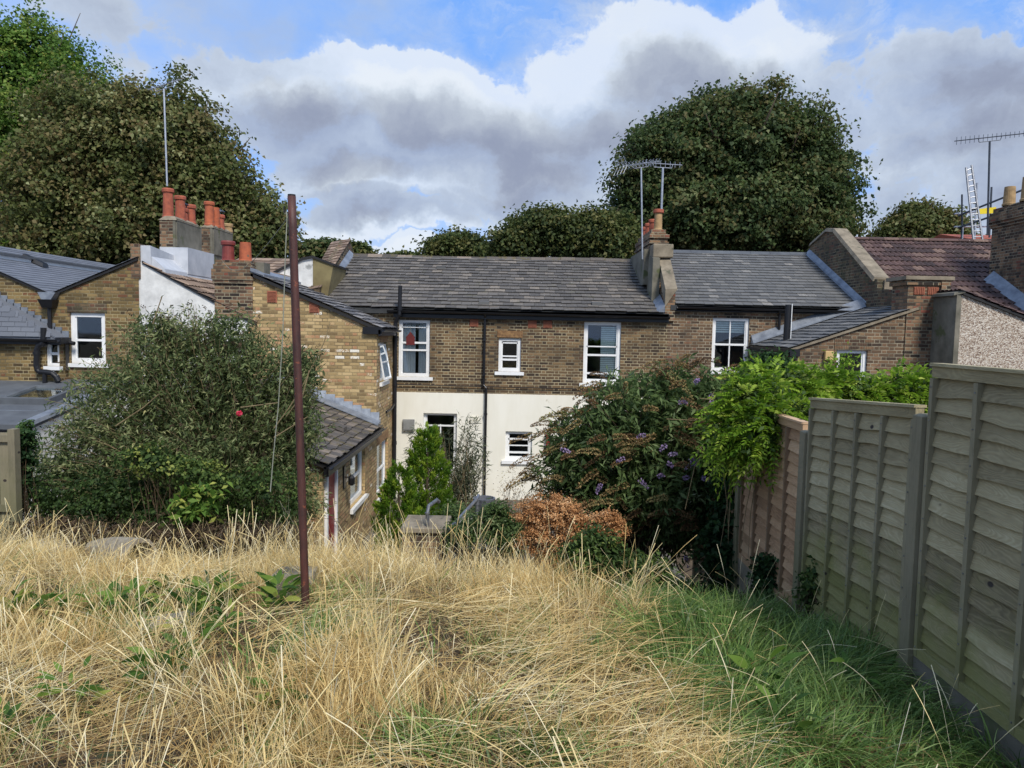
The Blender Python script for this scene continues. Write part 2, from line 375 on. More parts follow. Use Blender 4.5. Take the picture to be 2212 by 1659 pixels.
M['dead'] = attr_mat('dead flower head', [(0,(130,88,52)),(.4,(178,126,78)),(.75,(208,160,110)),(1,(228,196,154))], .9, trans=.2, big=(2.5,.5))
M['straw'] = attr_mat('dry grass', [(0,(136,108,66)),(.2,(182,150,94)),(.45,(218,190,128)),(.75,(236,216,160)),(1,(248,236,200))], .8, trans=.25, big=(1.3,.7), spec=.25)
M['straw_dark'] = attr_mat('dead thatch', [(0,(74,60,42)),(.5,(122,98,66)),(1,(164,138,98))], .9, big=(1.1,.7), spec=.2)
M['green_grass'] = attr_mat('green grass', [(0,(58,82,40)),(.4,(92,122,56)),(.75,(126,152,76)),(1,(176,190,116))], .5, trans=.3, big=(1.6,.5), spec=.4)
M['soil'] = plain('earth', (92,76,54), (58,48,36), .95, 4, bmp=1, bd=.03, spots=((66,74,40), 2.2, .55))
M['yard'] = plain('old paving', (112,106,94), (78,74,66), .92, 2.5, bmp=.6, bd=.01)
M['pinkrose'] = plain('pink petal', (214,50,84), (190,36,70), .6, 20)

# ------------------------------------------------------------------ objects
def tag(o, label=None, cat=None, group=None, kind=None):
    if label: o['label'] = label
    if cat: o['category'] = cat
    if group: o['group'] = group
    if kind: o['kind'] = kind
    return o
def thing(name, loc, label, cat, group=None):
    o = bpy.data.objects.new(name, None); COL.objects.link(o); o.location = loc
    o.empty_display_size = .2
    OFF[o.name] = Vector(loc)
    return tag(o, label, cat, group)
OFF = {}
def world_off(parent):
    v = Vector((0,0,0)); p = parent
    while p is not None: v = v + Vector(p.location); p = p.parent
    return v

class MB:
    def __init__(s): s.v = []; s.f = []; s.r = []; s.smooth = False
    def face(s, pts, r=None):
        i = len(s.v); s.v += [tuple(p) for p in pts]; s.f.append(tuple(range(i, i+len(pts))))
        s.r += [random.random() if r is None else r]*len(pts)
    def hull8(s, a, r=None):            # a: 8 corners, bottom ring then top ring
        i = len(s.v); s.v += [tuple(p) for p in a]; r = random.random() if r is None else r; s.r += [r]*8
        for q in ((3,2,1,0),(4,5,6,7),(0,1,5,4),(1,2,6,5),(2,3,7,6),(3,0,4,7)): s.f.append(tuple(i+j for j in q))
    def box(s, x0, x1, y0, y1, z0, z1, r=None):
        s.hull8([(x0,y0,z0),(x1,y0,z0),(x1,y1,z0),(x0,y1,z0),(x0,y0,z1),(x1,y0,z1),(x1,y1,z1),(x0,y1,z1)], r)
    def prism(s, poly, ext, r=None):    # polygon (list of points) pushed along ext
        n = len(poly); i = len(s.v); ext = Vector(ext); r = random.random() if r is None else r
        s.v += [tuple(p) for p in poly] + [tuple(Vector(p)+ext) for p in poly]; s.r += [r]*(2*n)
        s.f.append(tuple(i+j for j in reversed(range(n)))); s.f.append(tuple(i+n+j for j in range(n)))
        for j in range(n): a, b = i+j, i+(j+1) % n; s.f.append((a, b, b+n, a+n))
    def tube(s, pts, rad, n=8, cap=True, r=None):
        pts = [Vector(p) for p in pts]; rads = rad if isinstance(rad, (list, tuple)) else [rad]*len(pts)
        base = len(s.v); r = random.random() if r is None else r; up = None
        for i, p in enumerate(pts):
            d = (pts[min(i+1, len(pts)-1)] - pts[max(i-1, 0)]).normalized()
            if up is None: up = d.orthogonal().normalized()
            up = (up - d*up.dot(d))
            up = up.normalized() if up.length > 1e-5 else d.orthogonal().normalized()
            w = d.cross(up)
            for j in range(n):
                a = 2*math.pi*j/n; s.v.append(tuple(p + (up*math.cos(a) + w*math.sin(a))*rads[i])); s.r.append(r)
        for i in range(len(pts)-1):
            for j in range(n):
                a = base+i*n+j; b = base+i*n+(j+1) % n; s.f.append((a, b, b+n, a+n))
        if cap:
            s.f.append(tuple(base+j for j in reversed(range(n)))); s.f.append(tuple(base+(len(pts)-1)*n+j for j in range(n)))
    def lathe(s, c, prof, n=16, r=None):
        c = Vector(c); base = len(s.v); r = random.random() if r is None else r
        for (rad, z) in prof:
            for j in range(n):
                a = 2*math.pi*j/n; s.v.append((c.x+rad*math.cos(a), c.y+rad*math.sin(a), c.z+z)); s.r.append(r)
        for i in range(len(prof)-1):
            for j in range(n):
                a = base+i*n+j; b = base+i*n+(j+1) % n; s.f.append((a, b, b+n, a+n))
    def obj(s, name, mat, parent=None, smooth=False, bevel=0):
        off = world_off(parent) if parent else Vector((0,0,0))
        me = bpy.data.meshes.new(name)
        me.from_pydata([tuple(Vector(p)-off) for p in s.v], [], s.f); me.update()
        at = me.attributes.new('rnd', 'FLOAT', 'POINT'); at.data.foreach_set('value', np.array(s.r, dtype=np.float32))
        me.materials.append(M[mat] if isinstance(mat, str) else mat)
        if smooth: me.polygons.foreach_set('use_smooth', [True]*len(me.polygons))
        o = bpy.data.objects.new(name, me); COL.objects.link(o)
        if parent: o.parent = parent
        if bevel:
            b = o.modifiers.new('bevel', 'BEVEL'); b.width = bevel; b.segments = 2; b.limit_method = 'ANGLE'
        return o

def np_mesh(name, V, Fq, R, mat, parent=None, smooth=False):
    """V (n,3) world, Fq (m,k) all faces with k corners, R (n,)"""
    off = np.array(world_off(parent)) if parent else np.zeros(3)
    me = bpy.data.meshes.new(name); V = V - off
    me.vertices.add(len(V)); me.vertices.foreach_set('co', V.astype(np.float32).ravel())
    kk = Fq.shape[1]; me.loops.add(Fq.size); me.loops.foreach_set('vertex_index', Fq.astype(np.int32).ravel())
    me.polygons.add(len(Fq)); me.polygons.foreach_set('loop_start', np.arange(0, Fq.size, kk, dtype=np.int32))
    me.update(calc_edges=True)
    at = me.attributes.new('rnd', 'FLOAT', 'POINT'); at.data.foreach_set('value', np.clip(R, 0, 1).astype(np.float32))
    me.materials.append(M[mat] if isinstance(mat, str) else mat)
    if smooth: me.polygons.foreach_set('use_smooth', np.ones(len(Fq), dtype=bool))
    o = bpy.data.objects.new(name, me); COL.objects.link(o)
    if parent: o.parent = parent
    return o

def norm(a): return a / np.maximum(np.linalg.norm(a, axis=-1, keepdims=True), 1e-9)
def leaves(pos, d, nrm, L, W, rnd, fold=.25):
    """diamond leaves folded along the midrib: returns V,F,R"""
    n = len(pos); d = norm(d); side = norm(np.cross(d, nrm)); up = norm(np.cross(side, d))
    L = np.broadcast_to(L, (n,))[:, None]; W = np.broadcast_to(W, (n,))[:, None]
    m = pos + d*L*.42
    V = np.stack([pos, m+side*W*.5+up*W*fold, pos+d*L-up*L*.12, m-side*W*.5+up*W*fold], 1).reshape(-1, 3)
    Fq = np.arange(n*4).reshape(n, 4)
    return V, Fq, np.repeat(rnd, 4)
def cat3(parts):
    V, Fq, R = [], [], []; o = 0
    for v, f, r in parts: V.append(v); Fq.append(f+o); R.append(r); o += len(v)
    return np.concatenate(V), np.concatenate(Fq), np.concatenate(R)
def ribbons(p0, d0, L, droop, w, segs, rnd, prof=None, bend=None):
    """grass blades: p0 (n,3), d0 unit (n,3), droop: how far the tip falls as a share of L"""
    n = len(p0); L = L[:, None]; w = w[:, None]
    h = d0.copy(); h[:, 2] = 0; rnddir = rs.normal(size=(n, 3)); rnddir[:, 2] = 0
    h = norm(h + .3*norm(rnddir)) if bend is None else bend
    side = norm(np.cross(d0, norm(rs.normal(size=(n, 3)))))
    rows = []
    prof = prof or (lambda t: 1 - .8*t)
    for i in range(segs+1):
        t = i/segs
        c = p0 + d0*L*t + h*L*droop[:, None]*t*t*.8 - np.array([0, 0, 1.])*L*droop[:, None]*t*t*.75
        ww = w*prof(t)*.5
        rows += [c - side*ww, c + side*ww]
    V = np.stack(rows, 1).reshape(-1, 3); k = 2*(segs+1)
    base = np.arange(n)[:, None]*k
    Fq = np.concatenate([base + np.array([2*i, 2*i+1, 2*i+3, 2*i+2]) for i in range(segs)], 0)
    return V, Fq, np.repeat(rnd, k)
def tubes_np(P0, P1, Pm, r0, r1, rnd, segs=4):
    """3-sided twigs along quadratic curves P0 -> Pm -> P1"""
    n = len(P0); V = []; 
    ax = norm(P1-P0); a = norm(np.cross(ax, np.tile([.31, .2, .93], (n, 1)))); b = np.cross(ax, a)
    for i in range(segs+1):
        t = i/segs; c = (1-t)**2*P0 + 2*t*(1-t)*Pm + t*t*P1; r = (r0*(1-t)+r1*t)[:, None]
        for j in range(3):
            an = 2*math.pi*j/3; V.append(c + (a*math.cos(an)+b*math.sin(an))*r)
    V = np.stack(V, 1).reshape(-1, 3); k = 3*(segs+1); base = np.arange(n)[:, None]*k; Fq = []
    for i in range(segs):
        for j in range(3):
            j2 = (j+1) % 3; Fq.append(base + np.array([3*i+j, 3*i+j2, 3*i+3+j2, 3*i+3+j]))
    return V, np.concatenate(Fq, 0), np.repeat(rnd, k)

# ------------------------------------------------------------------ ground
def sstep(x, a, b):
    t = np.clip((x-a)/(b-a), 0, 1); return t*t*(3-2*t)
def gz(x, y):
    x = np.asarray(x, float); y = np.asarray(y, float)
    z = -1.70 - .076*y - .052*np.minimum(np.maximum(0, y-5), 6)**2
    z = z - .26*sstep(x, .4, 2.4)
    z = z - .30*sstep(x, -.1, .9)*(1-.9*sstep(x, 1.7, 2.3))*sstep(y, 5.6, 8.2) - .10*sstep(x, -2.6, -1.0)*sstep(y, 6, 8)
    z = z + .05*np.sin(x*1.9+y*.7) + .03*np.sin(x*4.3-y*3.1)
    edge = 9.2 + .8*sstep(-x, 1.5, 3.5)
    z = z*(1-sstep(y, edge, edge+1.0)) + (-4.42)*sstep(y, edge, edge+1.0)
    return z
def build_ground():
    xs = np.concatenate([np.linspace(-600, -14, 12), np.linspace(-12, 12, 161), np.linspace(14, 600, 12)])
    ys = np.concatenate([np.linspace(-60, -3, 6), np.linspace(-2, 14, 121), np.linspace(15, 60, 10), np.linspace(90, 900, 8)])
    X, Y = np.meshgrid(xs, ys); Z = gz(X, np.maximum(Y, -2))
    V = np.stack([X, Y, Z], -1).reshape(-1, 3); nx = len(xs); i, j = np.meshgrid(np.arange(len(ys)-1), np.arange(nx-1), indexing='ij')
    a = (i*nx+j).ravel(); Fq = np.stack([a, a+1, a+nx+1, a+nx], 1)
    o = np_mesh('ground', V, Fq, np.zeros(len(V)), 'soil', smooth=True); tag(o, kind='structure')
    m = MB(); m.box(-3.0, 3.2, 10.9, 18.95, -4.6, -4.41)
    tag(m.obj('yard_paving', 'yard'), kind='structure')
build_ground()

# ------------------------------------------------------------------ walls, windows, slates
def wall(mb, O, s, n_in, zb, top, holes=(), reveal=.1):
    """vertical wall: O (x,y), s unit along, n_in unit inward; top [(s,z)...]; holes (s0,s1,z0,z1)"""
    O = Vector((O[0], O[1], 0)); sv = Vector((s[0], s[1], 0)); nv = Vector((n_in[0], n_in[1], 0))
    pt = lambda a, z, d=0: O + sv*a + nv*d + Vector((0, 0, z))
    cuts = sorted(set([p[0] for p in top] + [h[0] for h in holes] + [h[1] for h in holes]))
    zc = sorted(set([zb, max(p[1] for p in top)] + [h[2] for h in holes] + [h[3] for h in holes]))
    ss = [p[0] for p in top]; zt = [p[1] for p in top]
    flip = sv.cross(Vector((0, 0, 1))).dot(nv) > 0
    for a, b in zip(cuts, cuts[1:]):
        e = 1e-6; ta, tb = float(np.interp(a+e, ss, zt)), float(np.interp(b-e, ss, zt))
        for z0, z1 in zip(zc, zc[1:]):
            if any(h[0]-1e-6 <= a and b <= h[1]+1e-6 and h[2]-1e-6 <= z0 and z1 <= h[3]+1e-6 for h in holes): continue
            poly = [(a, z0), (b, z0), (b, z1), (a, z1)]; out = []
            f = lambda p: p[1] - (ta + (tb-ta)*(p[0]-a)/(b-a))
            for i in range(4):
                p, q = poly[i], poly[(i+1) % 4]; fp, fq = f(p), f(q)
                if fp <= 0: out.append(p)
                if (fp < 0) != (fq < 0) and abs(fp-fq) > 1e-9:
                    t = fp/(fp-fq); out.append((p[0]+(q[0]-p[0])*t, p[1]+(q[1]-p[1])*t))
            if len(out) >= 3:
                pts = [pt(*p) for p in out]
                mb.face(pts if not flip else pts[::-1])
    for (a, b, z0, z1) in holes:
        r = reveal
        for q in (((a,z0),(b,z0)), ((b,z0),(b,z1)), ((b,z1),(a,z1)), ((a,z1),(a,z0))):
            mb.face([pt(*q[0]), pt(*q[0], r), pt(*q[1], r), pt(*q[1])])

def window(parent, O, s, n_in, hole, hbars=(), vbars=(), depth=.07, fw=.06, sill=True, label=None, curtain=None, name='window', frame=None, sw=.09, rdeep=1.6):
    """hbars: (z fraction, thickness); vbars: (s fraction, thickness, zf0, zf1)"""
    O = Vector((O[0], O[1], 0)); sv = Vector((s[0], s[1], 0)); nv = Vector((n_in[0], n_in[1], 0))
    a, b, z0, z1 = hole; H = z1-z0; W = b-a
    def bx(m, s0, s1, zz0, zz1, d0, d1):
        c = [O+sv*x+nv*d+Vector((0,0,z)) for z in (zz0, zz1) for (x, d) in ((s0,d0),(s1,d0),(s1,d1),(s0,d1))]
        m.hull8(c)
    fr = MB(); d0, d1 = depth, depth+.07
    bx(fr, a, a+fw, z0, z1, d0, d1); bx(fr, b-fw, b, z0, z1, d0, d1)
    bx(fr, a+fw, b-fw, z1-fw, z1, d0, d1); bx(fr, a+fw, b-fw, z0, z0+fw*1.3, d0, d1)
    for i, (f, t) in enumerate(hbars):
        zc = z0+f*H; bx(fr, a+fw, b-fw, zc-t/2, zc+t/2, d0+.012+.003*i, d1-.01)
    for (f, t, f0, f1) in vbars:
        sc = a+f*W; bx(fr, sc-t/2, sc+t/2, z0+f0*H, z0+f1*H, d0+.02, d1-.012)
    # inner sash edge
    e = .028
    bx(fr, a+fw, a+fw+e, z0+fw, z1-fw, d0+.018, d1-.004); bx(fr, b-fw-e, b-fw, z0+fw, z1-fw, d0+.018, d1-.004)
    w = fr.obj(name, frame or 'white', parent)
    if label: w['label'] = label
    g = MB(); bx(g, a+fw, b-fw, z0+fw, z1-fw, d0+.034, d0+.04); g.obj('pane', 'glass', w)
    if sill:
        sl_ = MB(); bx(sl_, a-sw, b+sw, z0-.085, z0-.002, -.06, depth+.02); sl_.obj('sill', 'white', w)
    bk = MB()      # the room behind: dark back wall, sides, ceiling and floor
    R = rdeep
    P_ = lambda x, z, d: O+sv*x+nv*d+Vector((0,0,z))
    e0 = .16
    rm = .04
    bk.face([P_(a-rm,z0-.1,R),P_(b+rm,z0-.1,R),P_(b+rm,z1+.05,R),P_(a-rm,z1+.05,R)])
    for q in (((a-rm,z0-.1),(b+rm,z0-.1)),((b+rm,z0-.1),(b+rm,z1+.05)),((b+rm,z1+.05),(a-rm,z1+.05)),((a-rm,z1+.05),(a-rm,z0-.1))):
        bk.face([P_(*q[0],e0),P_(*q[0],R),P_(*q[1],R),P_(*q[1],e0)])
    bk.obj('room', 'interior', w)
    if curtain:
        for (f0, f1, g0, g1, mat, kind) in curtain:
            cm = MB(); n = 36
            if kind == 'drape':
                xs = [a+W*(f0+(f1-f0)*i/n) for i in range(n+1)]
                ds = [depth+.10+.02*math.sin(i*1.9+f0*9)+.008*math.sin(i*.7) for i in range(n+1)]
                for i in range(n): cm.face([P_(xs[i],z0+g0*H,ds[i]),P_(xs[i+1],z0+g0*H,ds[i+1]),P_(xs[i+1],z0+g1*H,ds[i+1]),P_(xs[i],z0+g1*H,ds[i])], .5)
                cm.obj('curtain', mat, w)
            else:
                k = int((g1-g0)*H/.05)
                for i in range(max(k, 1)):
                    zc = z0+g0*H+(i+.5)*(g1-g0)*H/max(k, 1)
                    bx(cm, a+W*f0, a+W*f1, zc-.022, zc+.02, depth+.11, depth+.118)
                cm.obj('blind', mat, w)
    return w

def slates(mb, A, B, C, D, rows, width=.25, lap=.028, th=.012, jit=.006, wave=0, skip=None, vis=None, top=False):
    """A,B eave left/right; C,D ridge right/left. Rows of slates laid from the eave up, clipped at the sides."""
    A, B, C, D = map(Vector, (A, B, C, D)); e = (B-A).normalized()
    N = e.cross((D-A)).normalized()
    if N.z < 0: N = -N
    for r in range(rows):
        t0, t1 = r/rows, (r+1.28)/rows
        L0, L1 = A.lerp(D, t0), A.lerp(D, t1); R0, R1 = B.lerp(C, t0), B.lerp(C, t1)
        up0 = L0 - e*L0.dot(e); up1 = L1 - e*L1.dot(e)
        la, lb = max(L0.dot(e), L1.dot(e)) if False else (L0.dot(e)+L1.dot(e))/2, (R0.dot(e)+R1.dot(e))/2
        x = la - (width*.5 if r % 2 else 0) - random.random()*.02
        while x < lb:
            w_ = width*(1+random.uniform(-.06, .06)); x0, x1 = max(x, la)+.003, min(x+w_, lb)-.003
            x += w_
            if x1-x0 < .02: continue
            if skip and random.random() < skip: continue
            j = random.uniform(-jit, jit); lift0 = lap*.55+random.uniform(-.3, .5)*jit; rv = random.random()
            dz = random.uniform(-.012, .012)*(jit/.006)
            def pt(xx, up, lift): return e*xx + up + N*lift
            u0 = up0 + (up1-up0).normalized()*dz
            tw = random.uniform(-1, 1)*jit*.5
            if wave:
                k = 6; prof = [wave*abs(math.sin(math.pi*(i/k)*2))**.8 for i in range(k+1)]
                for i in range(k):
                    xa, xb = x0+(x1-x0)*i/k, x0+(x1-x0)*(i+1)/k
                    a, b = pt(xa, u0, lift0+th+prof[i]), pt(xb, u0, lift0+th+prof[i+1])
                    c, d = pt(xb, up1, th*.2+prof[i+1]*.9), pt(xa, up1, th*.2+prof[i]*.9)
                    mb.face([a, b, c, d], rv); mb.face([pt(xa, u0, 0), pt(xb, u0, 0), b, a], rv*.4)
            else:
                a, b = pt(x0, u0, lift0+th+tw), pt(x1, u0, lift0+th-tw); c, d = pt(x1, up1, .0), pt(x0, up1, .0)
                a0, b0 = pt(x0, u0, lift0+tw-.004), pt(x1, u0, lift0-tw-.004)
                mb.face([a, b, c, d], rv); mb.face([a0, b0, b, a], rv*.35)
                mb.face([a0, a, d], rv*.35); mb.face([b0, c, b], rv*.35)

def slab(mb, pts, down):            # solid sheet under the slates
    mb.prism([Vector(p) for p in pts], Vector((0, 0, -down)))

def gutter(mb, p, q, r=.06):
    p, q = Vector(p), Vector(q); d = (q-p).normalized(); side = Vector((d.y, -d.x, 0)).normalized()
    n = 8; prof = []
    for i in range(n+1):
        a = math.pi + math.pi*i/n; prof.append((math.cos(a)*r, math.sin(a)*r))
    inner = [(x*.86, z*.86) for x, z in reversed(prof)]
    ring = prof+inner
    mb.prism([p + side*x + Vector((0,0,z)) for x, z in ring], q-p)
def pot(parent, c, h, r, mat, rim=True, cap=False, base=None):
    m = MB(); pr = [(r*1.12, 0), (r*1.12, .05), (r*.98, .07), (r*.9, h*.8)]
    pr += [(r*.92, h-.1), (r*1.12, h-.09), (r*1.14, h-.03), (r*1.02, h), (r*.8, h), (r*.74, h-.12), (r*.7, .02)] if rim else [(r*.86, h), (r*.76, h), (r*.7, .02)]
    m.lathe(c, pr, 18)
    o = m.obj('chimney_pot', mat, parent, smooth=False)
    if cap:
        k = MB(); k.lathe((c[0], c[1], c[2]+h), [(.001, .16), (r*1.1, .10), (r*1.15, .08), (r*1.05, .075), (.001, .075)], 14)
        for i in range(6):
            a = i*math.pi/3; k.tube([(c[0]+r*.8*math.cos(a), c[1]+r*.8*math.sin(a), c[2]+h-.02), (c[0]+r*.8*math.cos(a), c[1]+r*.8*math.sin(a), c[2]+h+.09)], .008, 5)
        k.obj('pot_cowl', 'darksteel', parent)
    return o

XD, YD = (1, 0), (0, 1)
Z = lambda u, v, Y: P(u, v, Y).z
X = lambda u, Y, v=800: P(u, v, Y).x
GR = -4.6

# ------------------------------------------------------------------ the middle house
def build_middle_house():
    T = thing('terraced_house', (-.5, 19, -4.42), 'middle terraced house with brown brick upper storey, cream ground floor and yellow brick rear wing', 'house')
    EY, EZ, RY, RZ = 18.86, .50, 22.7, 2.15
    hUL = (-2.93, -2.13, -1.26, .20); hS = (-.36, .21, -1.08, -.22); hUR = (1.82, 2.77, -1.33, .24)
    m = MB(); wall(m, (0, 19), XD, YD, -1.665, [(-5.0, .58), (3.97, .58)], [hUL, hS, hUR])
    m.box(-5.0, 3.97, 26.3, 26.4, GR, .5); m.box(-5.0, -4.9, 19.05, 26.3, GR, .45); m.box(3.87, 3.97, 19.05, 26.3, GR, .45)
    m.obj('wall', 'brick_dark', T)
    hD = (-2.27, -1.4, -3.7, -2.19); hL = (-.14, .55, -3.38, -2.62)
    m = MB(); wall(m, (0, 18.975), XD, YD, GR, [(-3.05, -1.665), (3.97, -1.665)], [hD, hL], reveal=.13)
    m.face([(-3.05, 18.975, -1.665), (3.97, 18.975, -1.665), (3.97, 19.0, -1.66), (-3.05, 19.0, -1.66)])
    m.obj('rendered_wall', 'render_cream', T)
    window(T, (0, 19), XD, YD, hUL, [(.47, .045), (.60, .05), (.87, .02)], depth=.05, fw=.07, label='tall sash window with white curtains',
           curtain=[(.0, .52, .02, .9, 'curtain', 'drape'), (.62, 1, .02, .9, 'curtain', 'drape')])
    window(T, (0, 19), XD, YD, hS, [(.36, .05), (.46, .04), (.86, .03)], depth=.05, fw=.075, label='small square sash window')
    window(T, (0, 19), XD, YD, hUR, [(.16, .05), (.46, .05), (.60, .03)], [], depth=.05, fw=.08, label='tall sash window with a half drawn blind',
           curtain=[(.48, .96, .1, .93, 'blind', 'slat')])
    window(T, (0, 18.975), XD, YD, hD, [(.78, .04)], [(.5, .03, 0, .8)], depth=.1, fw=.06, sill=False)
    window(T, (0, 18.975), XD, YD, hL, [(.26, .05), (.5, .03), (.72, .05)], depth=.08, fw=.075, label='small ground floor window in the cream wall')
    # brick arches
    m = MB(); m.box(-.40, .25, 18.985, 19.02, -.20, -.03); m.obj('window_arch', 'arch', T)
    # air bricks
    for (u, v) in ((1024, 697), (1150, 700), (1183, 700)):
        c = P(u, v, 19); m = MB(); m.box(c.x-.11, c.x+.11, 18.985, 19.01, c.z-.1, c.z+.09)
        for i in range(6): m.box(c.x-.09, c.x+.09, 18.972, 18.985, c.z-.08+i*.03, c.z-.066+i*.03)
        m.obj('air_brick', 'airbrick', T)
    m = MB(); c = P(883, 918, 18.97); m.box(c.x-.15, c.x+.15, 18.90, 18.974, c.z-.15, c.z+.15)
    m.box(c.x-.13, c.x+.13, 18.885, 18.9, c.z-.12, c.z+.12); m.obj('meter_box', 'grille', T, bevel=.008)
    m = MB(); c = P(1023, 906, 18.97)
    for i in range(5): m.box(c.x-.11, c.x+.11, 18.955, 18.974, c.z-.1+i*.04, c.z-.08+i*.04)
    m.obj('vent_grille', 'render_cream', T)
    m = MB(); c = P(1184, 955, 18.9); m.box(c.x-.05, c.x+.05, 18.85, 18.974, c.z-.25, c.z+.25); m.obj('hose_box', 'reddoor', T)
    # main roof
    m = MB(); slates(m, (-4.98, EY, EZ), (3.72, EY, EZ), (3.66, RY, RZ), (-4.9, RY, RZ), 17, .27, jit=.010, skip=.0, lap=.040)
    R = m.obj('roof', 'slate', T)
    m = MB(); slab(m, [(-4.98, EY+.02, EZ-.03), (3.95, EY+.02, EZ-.03), (3.95, RY, RZ-.03), (-4.98, RY, RZ-.03)], .12)
    slab(m, [(-4.98, RY, RZ-.03), (3.95, RY, RZ-.03), (3.95, 26.6, .45), (-4.98, 26.6, .45)], .12)
    m.obj('roof_deck', 'felt_dark', R)
    m = MB(); x = -4.9
    while x < 3.6:
        w = min(.45, 3.64-x); z = RZ+.03+random.uniform(-.008, .008)+.02*math.sin(x*.8)
        m.prism([(x, RY-.14, z-.07), (x, RY, z+.03), (x, RY+.14, z-.07), (x, RY+.12, z-.1), (x, RY-.12, z-.1)], (w-.008, 0, 0)); x += .45
    m.obj('ridge_tile', 'slate_moss', R)
    sl_ = (RZ-EZ)/(RY-EY)
    def on_roof(u, v):
        r = CR @ Vector(((u-1106)/F_PX, -(v-829.5)/F_PX, -1.0)); t = (EZ - sl_*EY)/(r.z - sl_*r.y); return r*t
    for (u, v) in ((953, 580), (1174, 582), (1046, 657), (1289, 659), (806, 652)):
        c = on_roof(u, v); m = MB()
        q = [(c.x-.13, c.y-.10, c.z-.02), (c.x+.13, c.y-.10, c.z-.02), (c.x+.13, c.y+.16, c.z+.07), (c.x-.13, c.y+.16, c.z+.07)]
        m.hull8(q+[(a, b, z+.085 if i < 2 else z+.02) for i, (a, b, z) in enumerate(q)])
        m.obj('roof_vent', 'slate_plain', R)
    # lead and gutters
    m = MB(); m.hull8([(3.66,EY,EZ+.02),(3.84,EY,EZ+.02),(3.84,21.4,EZ+.02+sl_*2.54),(3.66,21.4,EZ+.02+sl_*2.54),(3.70,EY,EZ+.07),(3.84,EY,EZ+.2),(3.84,21.4,EZ+.2+sl_*2.54),(3.70,21.4,EZ+.07+sl_*2.54)])
    m.obj('flashing', 'lead', T); m = MB()
    m.hull8([(-5.03,19.2,EZ+.14),(-4.86,19.2,EZ+.14),(-4.86,RY,RZ),(-5.03,RY,RZ),(-5.03,19.2,EZ+.3),(-4.90,19.2,EZ+.2),(-4.90,RY,RZ+.06),(-5.03,RY,RZ+.18)])
    m.obj('flashing', 'lead', T)
    g = MB(); gutter(g, (-3.2, 18.80, .44), (3.96, 18.80, .40), .062); g.box(-3.05, 3.96, 18.88, 18.98, .26, .47)
    g.obj('gutter', 'black', T)
    g = MB(); g.tube([(-.72, 18.8, .40), (-.72, 18.92, .28), (-.73, 18.93, -1.42), (-.66, 18.9, -1.5), (-.66, 18.9, -4.4)], .034, 10)
    for z in (-.3, -1.2, -2.2, -3.2): g.box(-.76 if z > -1.4 else -.70, -.69 if z > -1.4 else -.62, 18.86, 18.975, z, z+.05)
    g.tube([(-3.0, 18.93, -1.46), (3.9, 18.96, -1.50)], .012, 6)
    g.obj('drainpipe', 'black', T)
    # ---- rear wing in yellow brick
    Wt = [(-5.83, 1.12), (-3.05, .02)]
    hU = (17.0, 18.0, -1.28, -.36); h1 = (13.95, 15.35, -3.5, -2.52); h2 = (16.7, 18.2, -3.95, -2.72); hd = (12.02, 12.84, -4.35, -2.42)
    m = MB(); wall(m, (0, 16.6), XD, YD, GR, Wt)
    wall(m, (-3.05, 0), YD, (-1, 0), GR, [(11.9, -2.26), (16.6, -2.26)], [h1, hd])
    wall(m, (-3.05, 0), YD, (-1, 0), GR, [(16.6, .02), (18.98, .02)], [hU, (16.7, 18.2, -3.95, -2.72)])
    wall(m, (0, 11.9), XD, YD, GR, [(-5.6, -1.3), (-3.05, -2.26)])
    m.box(-5.93, -5.83, 16.6, 19.6, GR, 1.0); m.box(-5.7, -5.6, 11.95, 16.6, GR, -1.4)
    m.obj('wing_wall', 'brick_yellow', T)
    for (a, b, z) in ((13.88, 15.42, -2.51), (16.65, 18.25, -2.71), (16.95, 18.05, -.35), (11.98, 12.9, -2.41)):
        m = MB(); m.box(-3.062, -3.045, a, b, z, z+.2); m.obj('window_arch', 'arch', T)
    for (u, v) in ((588, 641), (679, 663)):
        c = P(u, v, 16.6); m = MB(); m.box(c.x-.11, c.x+.11, 16.585, 16.61, c.z-.13, c.z+.13)
        for i in range(8): m.box(c.x-.09, c.x+.09, 16.572, 16.585, c.z-.11+i*.03, c.z-.096+i*.03)
        m.obj('air_brick', 'airbrick', T)
    window(T, (-3.05, 0), YD, (-1, 0), h1, [(.5, .05)], depth=.07, fw=.065, sw=.02, curtain=[(0, 1, 0, 1, 'curtain', 'drape')])
    window(T, (-3.05, 0), YD, (-1, 0), h2, [(.45, .05)], depth=.07, fw=.065, sw=.02, curtain=[(0, 1, 0, 1, 'curtain', 'drape')])
    w = window(T, (-3.05, 0), YD, (-1, 0), hU, [], depth=.09, fw=.05, sw=.02, label='top hung window tilted open')
    m = MB(); a, b, z1, z0 = 17.06, 17.94, -.42, -1.22     # opened sash
    def sp(y, t): return Vector((-3.10 + .15*t, y, z1 + (z0-z1)*t))
    for (p, q) in ((sp(a,0), sp(a,1)), (sp(b,0), sp(b,1)), (sp(a,0), sp(b,0)), (sp(a,1), sp(b,1)), (sp(a,.5), sp(b,.5))): m.tube([p, q], .022, 4)
    m.obj('open_sash', 'white', w)
    m = MB(); m.face([sp(a,0), sp(b,0), sp(b,1), sp(a,1)]); m.obj('pane', 'glass', w)
    # door
    m = MB(); x = -3.12
    m.box(x, x+.05, 12.08, 12.78, -4.35, -2.5); D = m.obj('door', 'reddoor', T)
    m = MB(); m.box(-3.14, -3.0, 12.0, 12.07, -4.35, -2.42); m.box(-3.14, -3.03, 12.79, 12.86, -4.35, -2.42); m.box(-3.14, -3.03, 12.07, 12.79, -2.48, -2.42); m.obj('door_frame', 'white', D)
